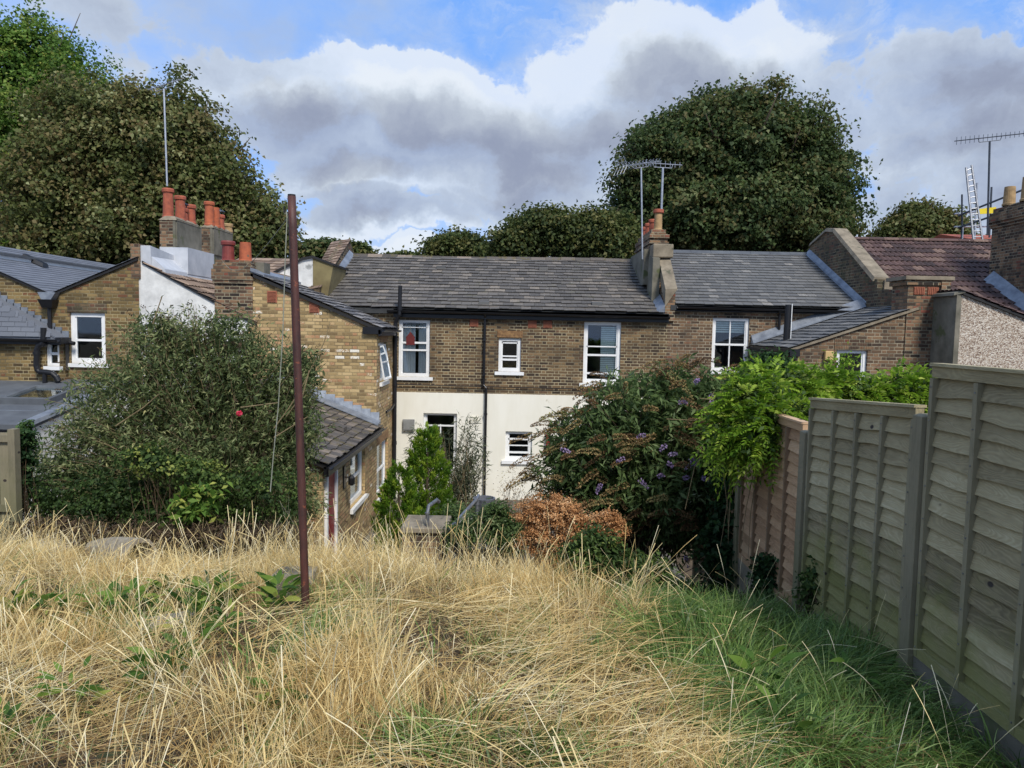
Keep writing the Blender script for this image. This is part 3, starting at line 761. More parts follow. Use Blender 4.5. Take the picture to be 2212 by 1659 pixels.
    m = MB(); m.tube([(-3.05, 12.7, -3.4), (-2.99, 12.7, -3.4), (-2.99, 12.58, -3.4)], .012, 6); m.obj('handle', 'steel', D)
    # upper wing roof
    m = MB(); slates(m, (-2.93, 16.5, -.02), (-2.93, 19.75, -.02), (-5.80, 19.75, 1.16), (-5.80, 16.5, 1.16), 13, .27, jit=.01)
    R2 = m.obj('wing_roof', 'slate_wing', T)
    m = MB(); slab(m, [(-2.98, 16.53, -.03), (-2.98, 19.6, -.03), (-5.85, 19.6, 1.14), (-5.85, 16.53, 1.14)], .07); m.obj('roof_deck', 'tarred', R2)
    m = MB(); gutter(m, (-2.89, 16.45, -.05), (-2.89, 18.9, -.07), .055); m.box(-3.0, -2.95, 16.5, 18.9, -.2, -.06)
    m.box(-3.35, -2.92, 16.5, 16.56, -.16, .0)
    m.obj('wing_gutter', 'black', R2)
    m = MB(); m.hull8([(-5.85,16.52,1.16),(-5.55,16.52,1.05),(-5.55,19.9,1.05),(-5.85,19.9,1.16),(-5.85,16.52,1.26),(-5.55,16.52,1.12),(-5.55,19.9,1.12),(-5.85,19.9,1.26)])
    m.obj('flashing', 'lead', R2)
    # lower lean-to roof
    m = MB(); slates(m, (-2.9, 11.7, -2.22), (-2.9, 16.55, -2.22), (-5.5, 16.55, -1.22), (-5.5, 11.7, -1.22), 15, .23, jit=.012)
    R3 = m.obj('lean_to_roof', 'slate_moss', T)
    m = MB(); slab(m, [(-2.96, 11.75, -2.23), (-2.96, 16.56, -2.23), (-5.55, 16.56, -1.23), (-5.55, 11.75, -1.23)], .07); m.obj('roof_deck', 'tarred', R3)
    m = MB(); gutter(m, (-2.86, 11.65, -2.24), (-2.86, 16.7, -2.26), .05); m.box(-3.0, -2.92, 11.75, 16.6, -2.42, -2.26)
    m.tube([(-4.1, 11.84, -2.1), (-4.1, 11.8, -4.4)], .05, 8); m.tube([(-3.5, 11.8, -2.3), (-3.5, 11.8, -4.4)], .035, 8)
    m.obj('lean_to_gutter', 'black', R3)
    m = MB(); n = 12
    for i in range(n):
        xa, xb = -5.4+i*.2, -5.4+(i+1)*.2+.02; za = -1.16 - (xa+5.4)*.39
        m.hull8([(xa,16.5,za-.1),(xb,16.5,za-.18),(xb,16.6,za-.18),(xa,16.6,za-.1),(xa,16.58,za+.10),(xb,16.58,za+.10),(xb,16.6,za+.10),(xa,16.6,za+.10)])
    m.hull8([(-5.4,16.2,-1.2),(-2.95,16.2,-2.17),(-2.95,16.59,-2.17),(-5.4,16.59,-1.2),(-5.4,16.2,-1.18),(-2.95,16.2,-2.15),(-2.95,16.59,-2.1),(-5.4,16.59,-1.13)])
    m.obj('flashing', 'lead', R3)
    for (u, v) in ((733, 914),):
        m = MB(); c = P(u, v, 14.4); c.z = -2.22+(-2.9-c.x)*.385+.05
        m.hull8([(c.x-.12,c.y-.16,c.z+.03),(c.x+.12,c.y-.16,c.z-.06),(c.x+.12,c.y+.16,c.z-.06),(c.x-.12,c.y+.16,c.z+.03),(c.x-.1,c.y-.14,c.z+.10),(c.x+.12,c.y-.14,c.z+.02),(c.x+.12,c.y+.14,c.z+.02),(c.x-.1,c.y+.14,c.z+.10)])
        m.obj('roof_vent', 'slate_moss', R3)
    # stack pipe on the corner
    m = MB(); zt = Z(864, 617, 18.7)
    m.tube([(-2.86, 18.72, zt), (-2.87, 18.72, .32), (-2.98, 18.78, .12), (-2.99, 18.8, -.3), (-2.99, 18.8, -4.4)], [.05,.05,.05,.055,.055], 12)
    for z in (zt-.62, -.1, -1.5, -3.0): m.tube([(-2.86 if z > .3 else -2.99, 18.72 if z > .3 else 18.8, z), (-2.86 if z > .3 else -2.99, 18.72 if z > .3 else 18.8, z+.09)], .066, 12)
    m.tube([(-2.99, 18.75, -1.95), (-2.99, 18.3, -2.02), (-3.03, 17.8, -2.05)], .03, 8)
    m.obj('soil_pipe', 'black', T)
    # wall lamp beside the door
    L = thing('wall_lamp', (-3.05, 13.35, -2.75), 'black outdoor lamp on the yellow brick wall beside the red door', 'lamp')
    m = MB(); m.box(-3.05, -3.02, 13.3, 13.42, -2.95, -2.55); m.tube([(-3.03, 13.36, -2.75), (-2.9, 13.36, -2.75)], .012, 6); m.obj('bracket', 'black', L)
    m = MB(); m.lathe((-2.9, 13.36, -2.9), [(.03, 0), (.06, .03), (.06, .14), (.02, .2)], 10); m.obj('lantern', 'black', L)
    # lantern ornament hanging in the curtained window
    O = thing('hanging_ornament', (P(887, 735, 19.1).x, 19.075, P(887, 735, 19.1).z), 'dark red house shaped ornament hanging in the curtained upstairs window', 'ornament')
    c = O.location; m = MB(); m.prism([(c.x-.11, 19.06, c.z-.12), (c.x+.11, 19.06, c.z-.12), (c.x+.11, 19.06, c.z+.08), (c.x, 19.06, c.z+.22), (c.x-.11, 19.06, c.z+.08)], (0, .018, 0)); m.obj('body', 'redpot', O)
    m = MB(); m.tube([(c.x, 19.07, c.z+.22), (c.x, 19.07, c.z+.42)], .004, 4); m.obj('string', 'wire', O)
build_middle_house()

# ------------------------------------------------------------------ the house to the right of it, with its outrigger
def build_right_house():
    T = thing('terraced_house', (6.5, 19, -4.42), 'brown brick house with plain grey slate roof and small slated outrigger at right', 'house')
    EY, EZ, RY, RZ = 18.88, .73, 22.7, 2.46
    hW = (5.11, 6.05, -.95, .41)
    m = MB(); wall(m, (0, 19.0), XD, YD, GR, [(3.97, .80), (9.0, .80)], [hW])
    m.obj('wall', 'brick_right', T); m = MB(); m.box(3.98, 9.0, 26.3, 26.4, GR, .5); m.obj('front_wall', 'brick_right', T); m = MB()
    hF = (7.14, 7.82, -1.66, -.30)
    wall(m, (0, 16.3), XD, YD, GR, [(6.17, -.27), (8.61, .58), (9.22, .58)], [hF])
    wall(m, (6.17, 0), YD, (1, 0), GR, [(16.3, -.27), (19.0, -.27)])
    m.obj('outrigger_wall', 'brick_right', T)
    window(T, (0, 19), XD, YD, hW, [(.5, .05)], [(.5, .03, .03, .97)], depth=.05, fw=.07, label='four pane sash window with a raised blind',
           curtain=[(.05, .95, .72, .97, 'blind', 'slat')])
    window(T, (0, 16.3), XD, YD, hF, [(.38, .05)], depth=.06, fw=.07, label='white framed window above the climbing plant')
    m = MB()
    for i in range(22):
        x = 7.08+i*.037; m.box(x, x+.032, 16.285, 16.31, -.295+.0*i, -.06+.015*math.sin(i*.15))
    m.obj('window_arch', 'brick_stack', T); m = MB()
    for i in range(28):
        x = 5.05+i*.037; m.box(x, x+.032, 18.99, 19.01, .425, .56)
    m.obj('window_arch', 'brick_stack', T)
    m = MB(); c = P(1790, 768, 16.25); m.box(c.x-.09, c.x+.09, 16.2, 16.298, c.z-.1, c.z+.1); m.obj('alarm_box', 'sandbox', T, bevel=.01)
    m = MB(); slates(m, (4.12, EY, EZ), (8.95, EY, EZ), (8.95, RY, RZ), (4.12, RY, RZ), 19, .25, jit=.005)
    R = m.obj('roof', 'slate_plain', T)
    m = MB(); slab(m, [(4.0, EY+.02, EZ-.03), (8.97, EY+.02, EZ-.03), (8.97, RY, RZ-.03), (4.0, RY, RZ-.03)], .12)
    slab(m, [(4.0, RY, RZ-.03), (8.97, RY, RZ-.03), (8.97, 26.6, .45), (4.0, 26.6, .45)], .12); m.obj('roof_deck', 'felt_dark', R)
    m = MB(); x = 4.14
    while x < 8.9:
        m.prism([(x, RY-.15, RZ-.04), (x, RY, RZ+.06), (x, RY+.15, RZ-.04), (x, RY+.13, RZ-.07), (x, RY-.13, RZ-.07)], (min(.6, 8.95-x)-.006, 0, 0)); x += .6
    m.obj('ridge_tile', 'felt', R)
    m = MB(); gutter(m, (4.15, 18.82, .67), (8.9, 18.82, .65), .06); m.box(4.15, 8.95, 18.9, 18.99, .56, .7); m.obj('gutter', 'black', T)
    m = MB(); m.tube([(6.75, 18.82, .64), (6.78, 18.9, .50), (6.78, 18.93, -.1)], .035, 10); m.obj('drainpipe', 'black', T)
    m = MB(); c = P(1703, 668, 17.6); m.tube([(c.x, 17.6, .72), (c.x-.02, 17.6, -.30), (c.x-.02, 17.6, -.5)], .075, 12); m.obj('soil_pipe', 'black', T)
    m = MB(); m.box(c.x+.055, c.x+.07, 17.53, 17.56, -.28, .74); m.obj('pipe_trim', 'white', T)
    # outrigger roof
    sl = (.62+.30)/(8.62-6.05)
    m = MB(); slates(m, (6.05, 18.97, -.28), (6.05, 16.2, -.28), (8.62, 16.2, .62), (8.62, 18.97, .62), 12, .27, jit=.008)
    # roof also runs on behind the stack to the party wall
    R2 = m.obj('outrigger_roof', 'slate_plain', T)
    m = MB(); slates(m, (8.62, 18.97, .62), (8.62, 16.9, .62), (8.95, 16.9, .735), (8.95, 18.97, .735), 2, .27, jit=.008); m.obj('outrigger_roof_top', 'slate_plain', R2)
    m = MB(); slab(m, [(6.1, 16.24, -.29), (8.9, 16.24, .69), (8.9, 18.97, .69), (6.1, 18.97, -.29)], .06); m.obj('roof_deck', 'stone', R2)
    m = MB(); gutter(m, (6.02, 16.2, -.33), (6.02, 18.95, -.31), .055); m.box(6.1, 6.16, 16.25, 18.95, -.45, -.32)
    m.tube([(6.02, 16.35, -.36), (6.02, 16.5, -.5), (6.13, 16.6, -.62), (6.13, 16.6, -4.3)], .04, 8); m.tube([(6.1, 16.9, -.4), (6.12, 16.9, -4.3)], .055, 8)
    m.box(6.08, 6.3, 16.22, 16.3, -.46, -.3); m.obj('outrigger_gutter', 'black', R2)
    m = MB(); m.hull8([(6.1,18.75,-.23),(8.9,18.75,.76),(8.9,18.98,.76),(6.1,18.98,-.23),(6.1,18.80,-.20),(8.9,18.80,.79),(8.9,18.985,.98),(6.1,18.985,-.02)])
    m.obj('flashing', 'lead', R2)
    # front stack with red vent panels
    m = MB(); zt = Z(1990, 600, 16.3)
    m.box(8.61, 9.45, 16.27, 16.95, -.6, zt-.03); m.box(8.56, 9.5, 16.22, 17.0, zt-.16, zt-.06)
    m.box(9.3, 9.5, 16.2, 16.5, zt-.4, zt+.0)
    C = m.obj('chimney', 'brick_stack', T)
    m = MB(); m.box(8.50, 9.56, 16.17, 17.05, zt-.05, zt+.03); m.obj('chimney_cap', 'stone', C)
    for cx in (8.85, 9.15):
        m = MB(); m.box(cx-.12, cx+.12, 16.255, 16.28, zt-.37, zt-.2)
        for i in range(6): m.box(cx-.11+i*.038, cx-.092+i*.038, 16.24, 16.255, zt-.36, zt-.21)
        m.obj('vent_panel', 'airbrick', C)
    # party wall on the right with raking coping
    m = MB(); ptop = [(16.95, 1.05), (17.9, 1.15), (18.35, 1.15), (18.36, 1.42), (18.6, 1.44), (21.0, 2.92), (21.5, 3.0), (22.6, 2.72), (26.4, .7)]
    for (a, za), (b, zb) in zip(ptop, ptop[1:]):
        m.hull8([(8.95,a,-4.4),(9.27,a,-4.4),(9.27,b,-4.4),(8.95,b,-4.4),(8.95,a,za),(9.27,a,za),(9.27,b,zb),(8.95,b,zb)])
    W = m.obj('party_wall', 'brick_moss', T)
    m = MB()
    for (a, za), (b, zb) in (((18.5, 1.40), (21.0, 2.93)), ((21.0, 2.93), (21.5, 3.01)), ((21.5, 3.01), (22.65, 2.72))):
        m.hull8([(8.90,a,za-.02),(9.33,a,za-.02),(9.33,b,zb-.02),(8.90,b,zb-.02),(8.94,a,za+.08),(9.30,a,za+.08),(9.30,b,zb+.08),(8.94,b,zb+.08)])
    m.box(9.1, 9.45, 18.3, 18.6, 1.05, 1.40)
    m.obj('coping', 'stone', W)
    m = MB(); s_ = (RZ-EZ)/(RY-EY)
    m.hull8([(8.80,EY,EZ+.03),(8.95,EY,EZ+.03),(8.95,RY,RZ+.03),(8.80,RY,RZ+.03),(8.86,EY,EZ+.05),(8.95,EY,EZ+.16),(8.95,RY,RZ+.16),(8.86,RY,RZ+.05)])
    m.obj('flashing', 'lead', R)
build_right_house()

# ------------------------------------------------------------------ stack between the two houses
def build_mid_stack():
    T = thing('chimney_stack', (3.95, 20, .8), 'tall narrow chimney stack with sloping stone buttress between the two slate roofs', 'chimney')
    z0 = Z(1430, 525, 20.2); zt = Z(1425, 493, 20.2)
    m = MB(); m.box(3.66, 4.13, 20.25, 22.6, .9, zt-.14); m.box(3.63, 4.16, 20.2, 22.65, zt-.42, zt-.36)
    m.box(3.70, 4.09, 20.3, 22.5, zt-.15, zt-.02); m.box(3.64, 4.17, 20.2, 22.65, zt-.26, zt-.16)
    m.box(3.86, 4.11, 18.92, 20.0, .3, 1.16)
    m.obj('stack', 'brick_stack', T)
    m = MB(); a = Z(1440, 625, 18.95); b = Z(1430, 553, 19.85)
    m.hull8([(3.84,18.86,a-.45),(4.14,18.86,a-.0),(4.14,19.95,b-.0),(3.84,19.95,b-.3),(3.84,18.86,a),(4.14,18.86,a+.02),(4.14,19.95,b+.02),(3.84,19.95,b)])
    m.obj('buttress_slab', 'stone', T)
    m = MB(); t1 = Z(1430, 527, 19.8); m.box(3.66, 4.2, 19.75, 20.3, t1-.36, t1); m.obj('cap_block', 'stone', T, bevel=.03)
    m = MB(); m.hull8([(3.62,19.55,.8),(3.82,19.55,.8),(3.82,20.3,.9),(3.62,20.3,.9),(3.64,19.6,1.95),(3.82,19.6,1.95),(3.82,20.3,2.1),(3.64,20.3,2.1)])
    m.box(3.52, 3.68, 20.3, 22.6, 1.3, zt-.55)
    m.obj('rendered_flank', 'render_grey', T)
    pz = zt-.05
    pot(T, (3.9, 20.45, pz), .58, .115, 'buff', True)
    m = MB(); m.lathe((3.9, 20.45, pz+.48), [(.13, 0), (.145, .02), (.145, .1), (.12, .11), (.1, .1), (.1, 0)], 16); m.obj('pot_rim', 'terracotta', T)
    for i, y in enumerate((21.0, 21.5, 22.0)): pot(T, (3.86-.02*i, y, pz-.02), .42-.04*i, .11, 'terracotta', True)
build_mid_stack()

# ------------------------------------------------------------------ the brown tiled house far right
def build_tiled_house():
    T = thing('terraced_house', (11.5, 19, -4.42), 'house with ribbed brown tile roof and pebbledashed rear wing behind the fence', 'house')
    RY, RZ = 22.7, 2.92; sl = .54; EY = 17.2; EZ = RZ-(RY-EY)*sl
    m = MB(); slates(m, (9.35, EY, EZ), (16.5, EY, EZ), (16.5, RY, RZ), (9.35, RY, RZ), 19, .30, jit=.004, wave=.032, lap=.04)
    R = m.obj('roof', 'tile_brown', T)
    m = MB(); slab(m, [(9.28, EY+.03, EZ-.03), (16.5, EY+.03, EZ-.03), (16.5, RY, RZ-.03), (9.28, RY, RZ-.03)], .1)
    slab(m, [(9.28, RY, RZ-.03), (16.5, RY, RZ-.03), (16.5, 26.5, .7), (9.28, 26.5, .7)], .1); m.obj('roof_deck', 'felt_dark', R)
    m = MB(); x = 9.35
    while x < 16.4:
        n = 6; pr = [(x, RY+.13*math.cos(math.pi*i/n), RZ+.01+.09*math.sin(math.pi*i/n)) for i in range(n+1)]
        m.prism(pr, (.44, 0, 0)); x += .45
    m.obj('ridge_tile', 'tile_brown', R)
    m = MB(); wall(m, (0, 17.4), XD, YD, GR, [(9.3, EZ), (16.5, EZ)]); m.box(9.3, 16.5, 26.2, 26.3, GR, .6); m.obj('wall', 'brick_right', T)
    # pebbledashed wing
    a = PX(2060, 632, 9.22); Y0 = 15.45
    ztop = Z(2062, 632, Y0); zr = Z(2212, 690, Y0); xr = X(2212, Y0)
    sl2 = (zr-ztop)/(xr-9.24); tops = [(9.24, ztop), (12.2, ztop+sl2*2.96)]
    m = MB(); wall(m, (0, Y0), XD, YD, GR, tops); wall(m, (12.2, 0), YD, (-1, 0), GR, [(Y0, tops[1][1]), (17.4, tops[1][1])]); m.obj('pebbledashed_wall', 'pebble', T)
    m = MB(); m.hull8([(9.18,Y0-.03,GR),(9.30,Y0+.0,GR),(9.30,17.4,GR),(9.18,17.4,GR),(9.18,Y0-.03,ztop-.02),(9.30,Y0,ztop-.02),(9.30,17.4,ztop-.02),(9.18,17.4,ztop-.02)])
    m.hull8([(9.12,Y0-.02,ztop-.06),(9.34,Y0-.06,ztop-.0),(9.34,16.25,ztop-.0),(9.12,16.25,ztop-.06),(9.14,Y0,ztop+.0),(9.34,Y0-.04,ztop+.06),(9.34,16.25,ztop+.06),(9.14,16.25,ztop+.0)])
    m.obj('rendered_flank', 'render_grey', T)
    m = MB(); slates(m, (12.3, Y0-.08, tops[1][1]-.0), (12.3, 17.6, tops[1][1]-.0), (9.3, 17.6, ztop+.03), (9.3, Y0-.08, ztop+.03), 11, .3, jit=.004, wave=.03); R2 = m.obj('wing_roof', 'tile_brown', T)
    m = MB(); slab(m, [(9.3, Y0-.05, ztop+.01), (12.3, Y0-.05, tops[1][1]), (12.3, 17.6, tops[1][1]), (9.3, 17.6, ztop+.01)], .05); m.obj('roof_deck', 'tarred', R2)
build_tiled_house()

def build_far_right():
    T = thing('chimney_stack', (13.4, 19.5, 1), 'large brick chimney stack with lead flashing at the right edge above the brown tiles', 'chimney')
    c0 = PX(2135, 500, 13.0)
    y1 = 20.4; zt = Z(2150, 448, 20.2)
    m = MB(); m.box(12.98, 14.2, 17.6, y1, -.5, zt-.55)
    for i, (e, a, b) in enumerate(((.03,.55,.47),(.06,.47,.39),(.09,.39,.22),(.05,.22,.14),(.0,.14,.02))): m.box(12.98-e, 14.2+e, 17.6-e, y1+e, zt-a, zt-b)
    m.obj('stack', 'brick_stack', T)
    m = MB(); m.hull8([(12.62,18.0,.35),(12.98,18.0,.45),(12.98,20.2,1.62),(12.62,20.2,1.52),(12.8,18.0,.48),(12.975,18.0,.66),(12.975,20.2,1.85),(12.8,20.2,1.68)]); m.obj('flashing', 'lead', T)
    m = MB(); m.hull8([(13.0,17.7,zt-.03),(14.1,17.7,zt-.03),(14.1,y1-.05,zt-.03),(13.0,y1-.05,zt-.03),(13.25,17.9,zt+.08),(13.9,17.9,zt+.08),(13.9,y1-.3,zt+.08),(13.25,y1-.3,zt+.08)]); m.obj('mortar_bed', 'render_grey', T)
    for (u, Y, h, mat) in ((2170, 20.1, .5, 'buff'), (2182, 19.4, .62, 'buff'), (2209, 18.6, .72, 'terracotta')):
        p = P(u, 450, Y); pot(T, (p.x if p.x > 13.15 else 13.2, Y, zt+.03), h, .15, mat, mat != 'buff')
    # ladder and scaffold beyond
    Y = 27.0
    S_ = thing('scaffold', (P(2110, 530, Y).x, Y, 0), 'steel tube scaffold with yellow sheeting rising behind the brown tile roof', 'scaffold')
    def bar(pts, r, mat='darksteel', name='tube'):
        m = MB(); m.tube([P(u, v, y) for u, v, y in pts], r, 6); m.obj(name, mat, S_)
    bar([(2078, 480, Y), (2078, 420, Y)], .03); bar([(2076, 530, Y), (2079, 468, Y)], .03)
    bar([(2136, 540, Y+1), (2142, 404, Y+1)], .035); bar([(2104, 540, Y), (2111, 395, Y)], .035, 'alu')
    bar([(2070, 466, Y), (2222, 405, Y-1.5)], .035); bar([(2070, 492, Y), (2222, 440, Y-1.5)], .035)
    bar([(2062, 462, Y), (2140, 455, Y+1.5)], .03, 'alu'); bar([(2062, 490, Y), (2150, 489, Y+1.5)], .03, 'alu')
    bar([(2078, 530, Y), (2080, 490, Y)], .03, 'alu'); bar([(2070, 528, Y), (2180, 522, Y)], .03, 'alu')
    m = MB(); a, b, c, d = P(2108, 452, Y+.6), P(2152, 447, Y+.6), P(2152, 460, Y+.6), P(2108, 463, Y+.6); m.prism([d, c, b, a], (0, .05, 0)); m.obj('sheeting', 'yellow', S_)
    L = thing('ladder', P(2112, 520, Y-.3), 'aluminium ladder leaning up through the scaffold', 'ladder')
    m = MB(); m.tube([P(2087, 362, Y-.3), P(2104, 530, Y-.9)], .04, 6); m.tube([P(2099, 357, Y-.3), P(2124, 530, Y-.9)], .04, 6); m.obj('rail', 'steel', L)
    m = MB()
    for i in range(14):
        t = (i+.5)/14; m.tube([P(2087, 362, Y-.3).lerp(P(2104, 530, Y-.9), t), P(2099, 357, Y-.3).lerp(P(2124, 530, Y-.9), t)], .018, 5)
    m.obj('rung', 'steel', L)
    B_ = thing('terraced_house', (P(2120, 530, 27.5).x, 27.5, -4.4), 'sliver of red brick house seen behind the scaffold', 'house')
    a = P(2095, 513, 27.5); m = MB(); m.box(a.x, a.x+3.0, 27.5, 31, -4.4, a.z-.05); m.obj('wall', 'brick_right', B_)
    m = MB(); m.prism([(a.x-.1, 27.4, a.z-.05), (a.x-.1, 31.1, a.z-.05), (a.x-.1, 29.3, a.z+.35)], (3.3, 0, 0)); m.obj('roof', 'terracotta', B_)
build_far_right()

# ------------------------------------------------------------------ white rendered neighbour on the left
def build_white_house():
    T = thing('terraced_house', (-7.2, 16.6, -4.42), 'house with whitewashed rear wing, grey painted parapet and clay chimney pots', 'house')
    Y0 = 16.62
    xl, xm, xr = X(299, Y0, 620), X(465, Y0, 650), X(545, Y0, 650)
    za, zb = Z(299, 563, Y0), Z(466, 652, Y0); zc = zb-.06
    m = MB(); wall(m, (0, Y0), XD, YD, GR, [(xl, za), (xm, zb), (xr, zb-.1)]); m.obj('rendered_wall', 'render_white', T)
    m = MB(); m.box(xl, xl+.1, Y0+.02, 19.5, GR, za-.05); m.box(xl, -5.0, 19.5, 19.6, GR, .8); m.box(xl, -5.0, 26.2, 26.3, GR, .8); m.obj('wall', 'brick_left', T)
    sl = (zb-za)/(xm-xl); xe = xr+.1
    m = MB(); slates(m, (xe, Y0-.06, za+sl*(xe-xl)+.02), (xe, 20.4, za+sl*(xe-xl)+.02), (xl+.22, 20.4, za+sl*.22+.02), (xl+.22, Y0-.06, za+sl*.22+.02), 8, .30, jit=.006, wave=.02, lap=.05)
    R = m.obj('wing_roof', 'tile_red', T)
    m = MB(); slab(m, [(xe, Y0-.03, za+sl*(xe-xl)), (xe, 20.4, za+sl*(xe-xl)), (xl+.1, 20.4, za+.0), (xl+.1, Y0-.03, za+.0)], .06); m.obj('roof_deck', 'tarred', R)
    # grey painted parapet running back
    zp = Z(305, 530, Y0); ze = Z(465, 590, 20.3)
    m = MB(); m.hull8([(xl+.05,Y0+.03,za-1.3),(xl+.32,Y0+.03,za-1.3),(xl+.32,20.9,za-1.3),(xl+.05,20.9,za-1.3),(xl+.05,Y0,zp),(xl+.28,Y0,zp),(xl+.28,20.9,ze-.05),(xl+.05,20.9,ze-.05)])
    m.hull8([(xl+.3,Y0,za-.12),(xl+.62,Y0,za-.28),(xl+.62,20.4,za-.28),(xl+.3,20.4,za-.12),(xl+.3,Y0,za+.1),(xl+.6,Y0,za-.17),(xl+.6,20.4,za-.17),(xl+.3,20.4,za+.16)])
    m.box(xl-.05, xl+.62, 17.75, 19.3, za-.2, Z(400, 535, 17.8)); m.obj('parapet', 'paint_grey', T)
    m = MB(); m.box(xl-.15, xl+.06, Y0-.03, Y0+.5, za-.4, zp+.03); m.obj('parapet_end', 'brick_stack', T)
    # big stack A: brick front, rendered flank
    for (u0, u1, u2, vt, ybase, pots, nm) in ((345, 378, 433, 470, 17.9, [(-.08,.25,.72,'terracotta',0,1),(.02,.7,.62,'terracotta',0,1),(-.02,.95,.36,'terracotta',1,1),(.03,1.3,.50,'terracotta',0,1)], 'a'),
                                              (435, 458, 500, 487, 20.3, [(0,.2,.66,'terracotta_orange',0,1),(.02,.6,.56,'terracotta_orange',0,0),(0,1.0,.42,'terracotta',1,1),(.02,1.6,.25,'buff',0,1)], 'b')):
        xa, xb = X(u0, ybase, 500), X(u1, ybase, 500); yb = F_PX*xb/(u2-1106) * 1.0; zt = Z(u1, vt, ybase)
        m = MB(); m.box(xa, xb-.03, ybase, yb, .8, zt-.06); C = m.obj('chimney', 'brick_stack', T)
        m = MB(); m.box(xa+.06, xb+.04, ybase+.02, yb+.02, Z(u1, vt+62, ybase), zt-.02); m.box(xb-.05, xb+.012, ybase-.006, yb, .8, zt-.05); m.obj('rendered_face', 'render_grey', C)
        m = MB(); m.hull8([(xa-.02,ybase-.02,zt-.06),(xb+.05,ybase-.02,zt-.06),(xb+.05,yb+.04,zt-.06),(xa-.02,yb+.04,zt-.06),(xa+.08,ybase+.1,zt+.05),(xb-.06,ybase+.1,zt+.05),(xb-.06,yb-.1,zt+.05),(xa+.08,yb-.1,zt+.05)]); m.obj('mortar_bed', 'stone', C)
        for (dx, dy, h, mat, cap, rim) in pots:
            pot(C, ((xa+xb)/2+dx, ybase+dy*(yb-ybase)/1.5, zt), h, .125, mat, bool(rim), bool(cap))
    # small stack on the rear wing
    zt = Z(500, 562, Y0)
    m = MB(); m.box(xm, xr+.02, Y0-.035, Y0+.62, zb-.35, zt-.5); m.box(xm, xr+.01, Y0+.1, Y0+.6, zb-1.5, zb-.35)
    for (e, a, b) in ((.03,.52,.44),(.05,.44,.2),(.02,.2,.1),(-.02,.1,.0)): m.box(xm-e, xr+e, Y0-.04-e, Y0+.62+e, zt-a, zt-b)
    C = m.obj('chimney', 'brick_stack', T); C['label'] = 'squat mossy brick stack with two clay pots'
    m = MB(); m.box(xr, xr+.2, Y0+.2, Y0+.62, zt-.45, zt-.02); m.obj('rendered_block', 'render_grey', C)
    pot(C, (X(495, 16.9), 16.9, zt-.03), .48, .14, 'terracotta_red', True); pot(C, (X(530, 16.9), 16.95, zt-.03), .46, .14, 'terracotta_orange', False)
    # party coping between this and the yellow wing
    m = MB(); m.hull8([(-6.08,16.95,.9),(-5.84,16.95,.9),(-5.84,20.6,.9),(-6.08,20.6,.9),(-6.1,16.95,1.30),(-5.84,16.95,1.24),(-5.84,20.6,1.30),(-6.1,20.6,1.36)]); m.obj('party_coping', 'tile_red', T)
    # main roof, gable and raking parapet
    m = MB(); slates(m, (xl, 19.5, .95), (-5.0, 19.5, .95), (-5.0, 22.7, 2.0), (xl, 22.7, 2.0), 10, .3); R3 = m.obj('roof', 'tile_red', T)
    m = MB(); slab(m, [(xl,19.5,.92),(-5.0,19.5,.92),(-5.0,22.7,1.98),(xl,22.7,1.98)], .1); slab(m, [(xl,22.7,1.98),(-5.0,22.7,1.98),(-5.0,26.4,.5),(xl,26.4,.5)], .1); m.obj('roof_deck', 'felt_dark', R3)
    def gp(u, v, Y=19.4): return P(u, v, Y)
    m = MB(); m.prism([gp(596,625), gp(676,625), gp(676,556), gp(655,560), gp(620,575), gp(596,588)][::1], (0, 1.6, 0)); m.obj('white_gable', 'render_white', T)
    m = MB(); m.prism([gp(676,640,19.38), gp(708,640,19.38), gp(720,572,19.38), gp(676,556,19.38)], (0, 1.5, 0)); m.obj('rendered_gable', 'render_brown', T)
    m = MB()
    for (p, q) in ((gp(592,589), gp(620,575)), (gp(620,575), gp(655,559)), (gp(655,559), gp(676,555)), (gp(676,555), gp(722,572))):
        m.hull8([p+Vector((0,-.06,-.03)), q+Vector((0,-.06,-.03)), q+Vector((0,1.7,-.03)), p+Vector((0,1.7,-.03)), p+Vector((0,-.06,.03)), q+Vector((0,-.06,.03)), q+Vector((0,1.7,.03)), p+Vector((0,1.7,.03))])
    m.obj('gable_capping', 'tarred', T)
    zz = lambda y: .95+(y-19.2)*(2.62-.95)/(22.7-19.2)
    m = MB(); x0, x1 = -5.28, -5.02
    m.hull8([(x0,19.2,.2),(x1,19.2,.2),(x1,22.7,.2),(x0,22.7,.2),(x0,19.2,zz(19.2)),(x1,19.2,zz(19.2)),(x1,22.7,zz(22.7)),(x0,22.7,zz(22.7))])
    m.hull8([(x0,22.7,.2),(x1,22.7,.2),(x1,26.3,.2),(x0,26.3,.2),(x0,22.7,zz(22.7)),(x1,22.7,zz(22.7)),(x1,26.3,.9),(x0,26.3,.9)])
    W = m.obj('party_wall', 'brick_moss', T)
    m = MB(); slates(m, (x0-.12,19.2,zz(19.2)-.05), (x1+.04,19.2,zz(19.2)+.03), (x1+.04,22.72,zz(22.72)+.03), (x0-.3,22.72,zz(22.72)-.1), 16, .18, jit=.01); m.obj('tiled_coping', 'tile_red', W)
build_white_house()

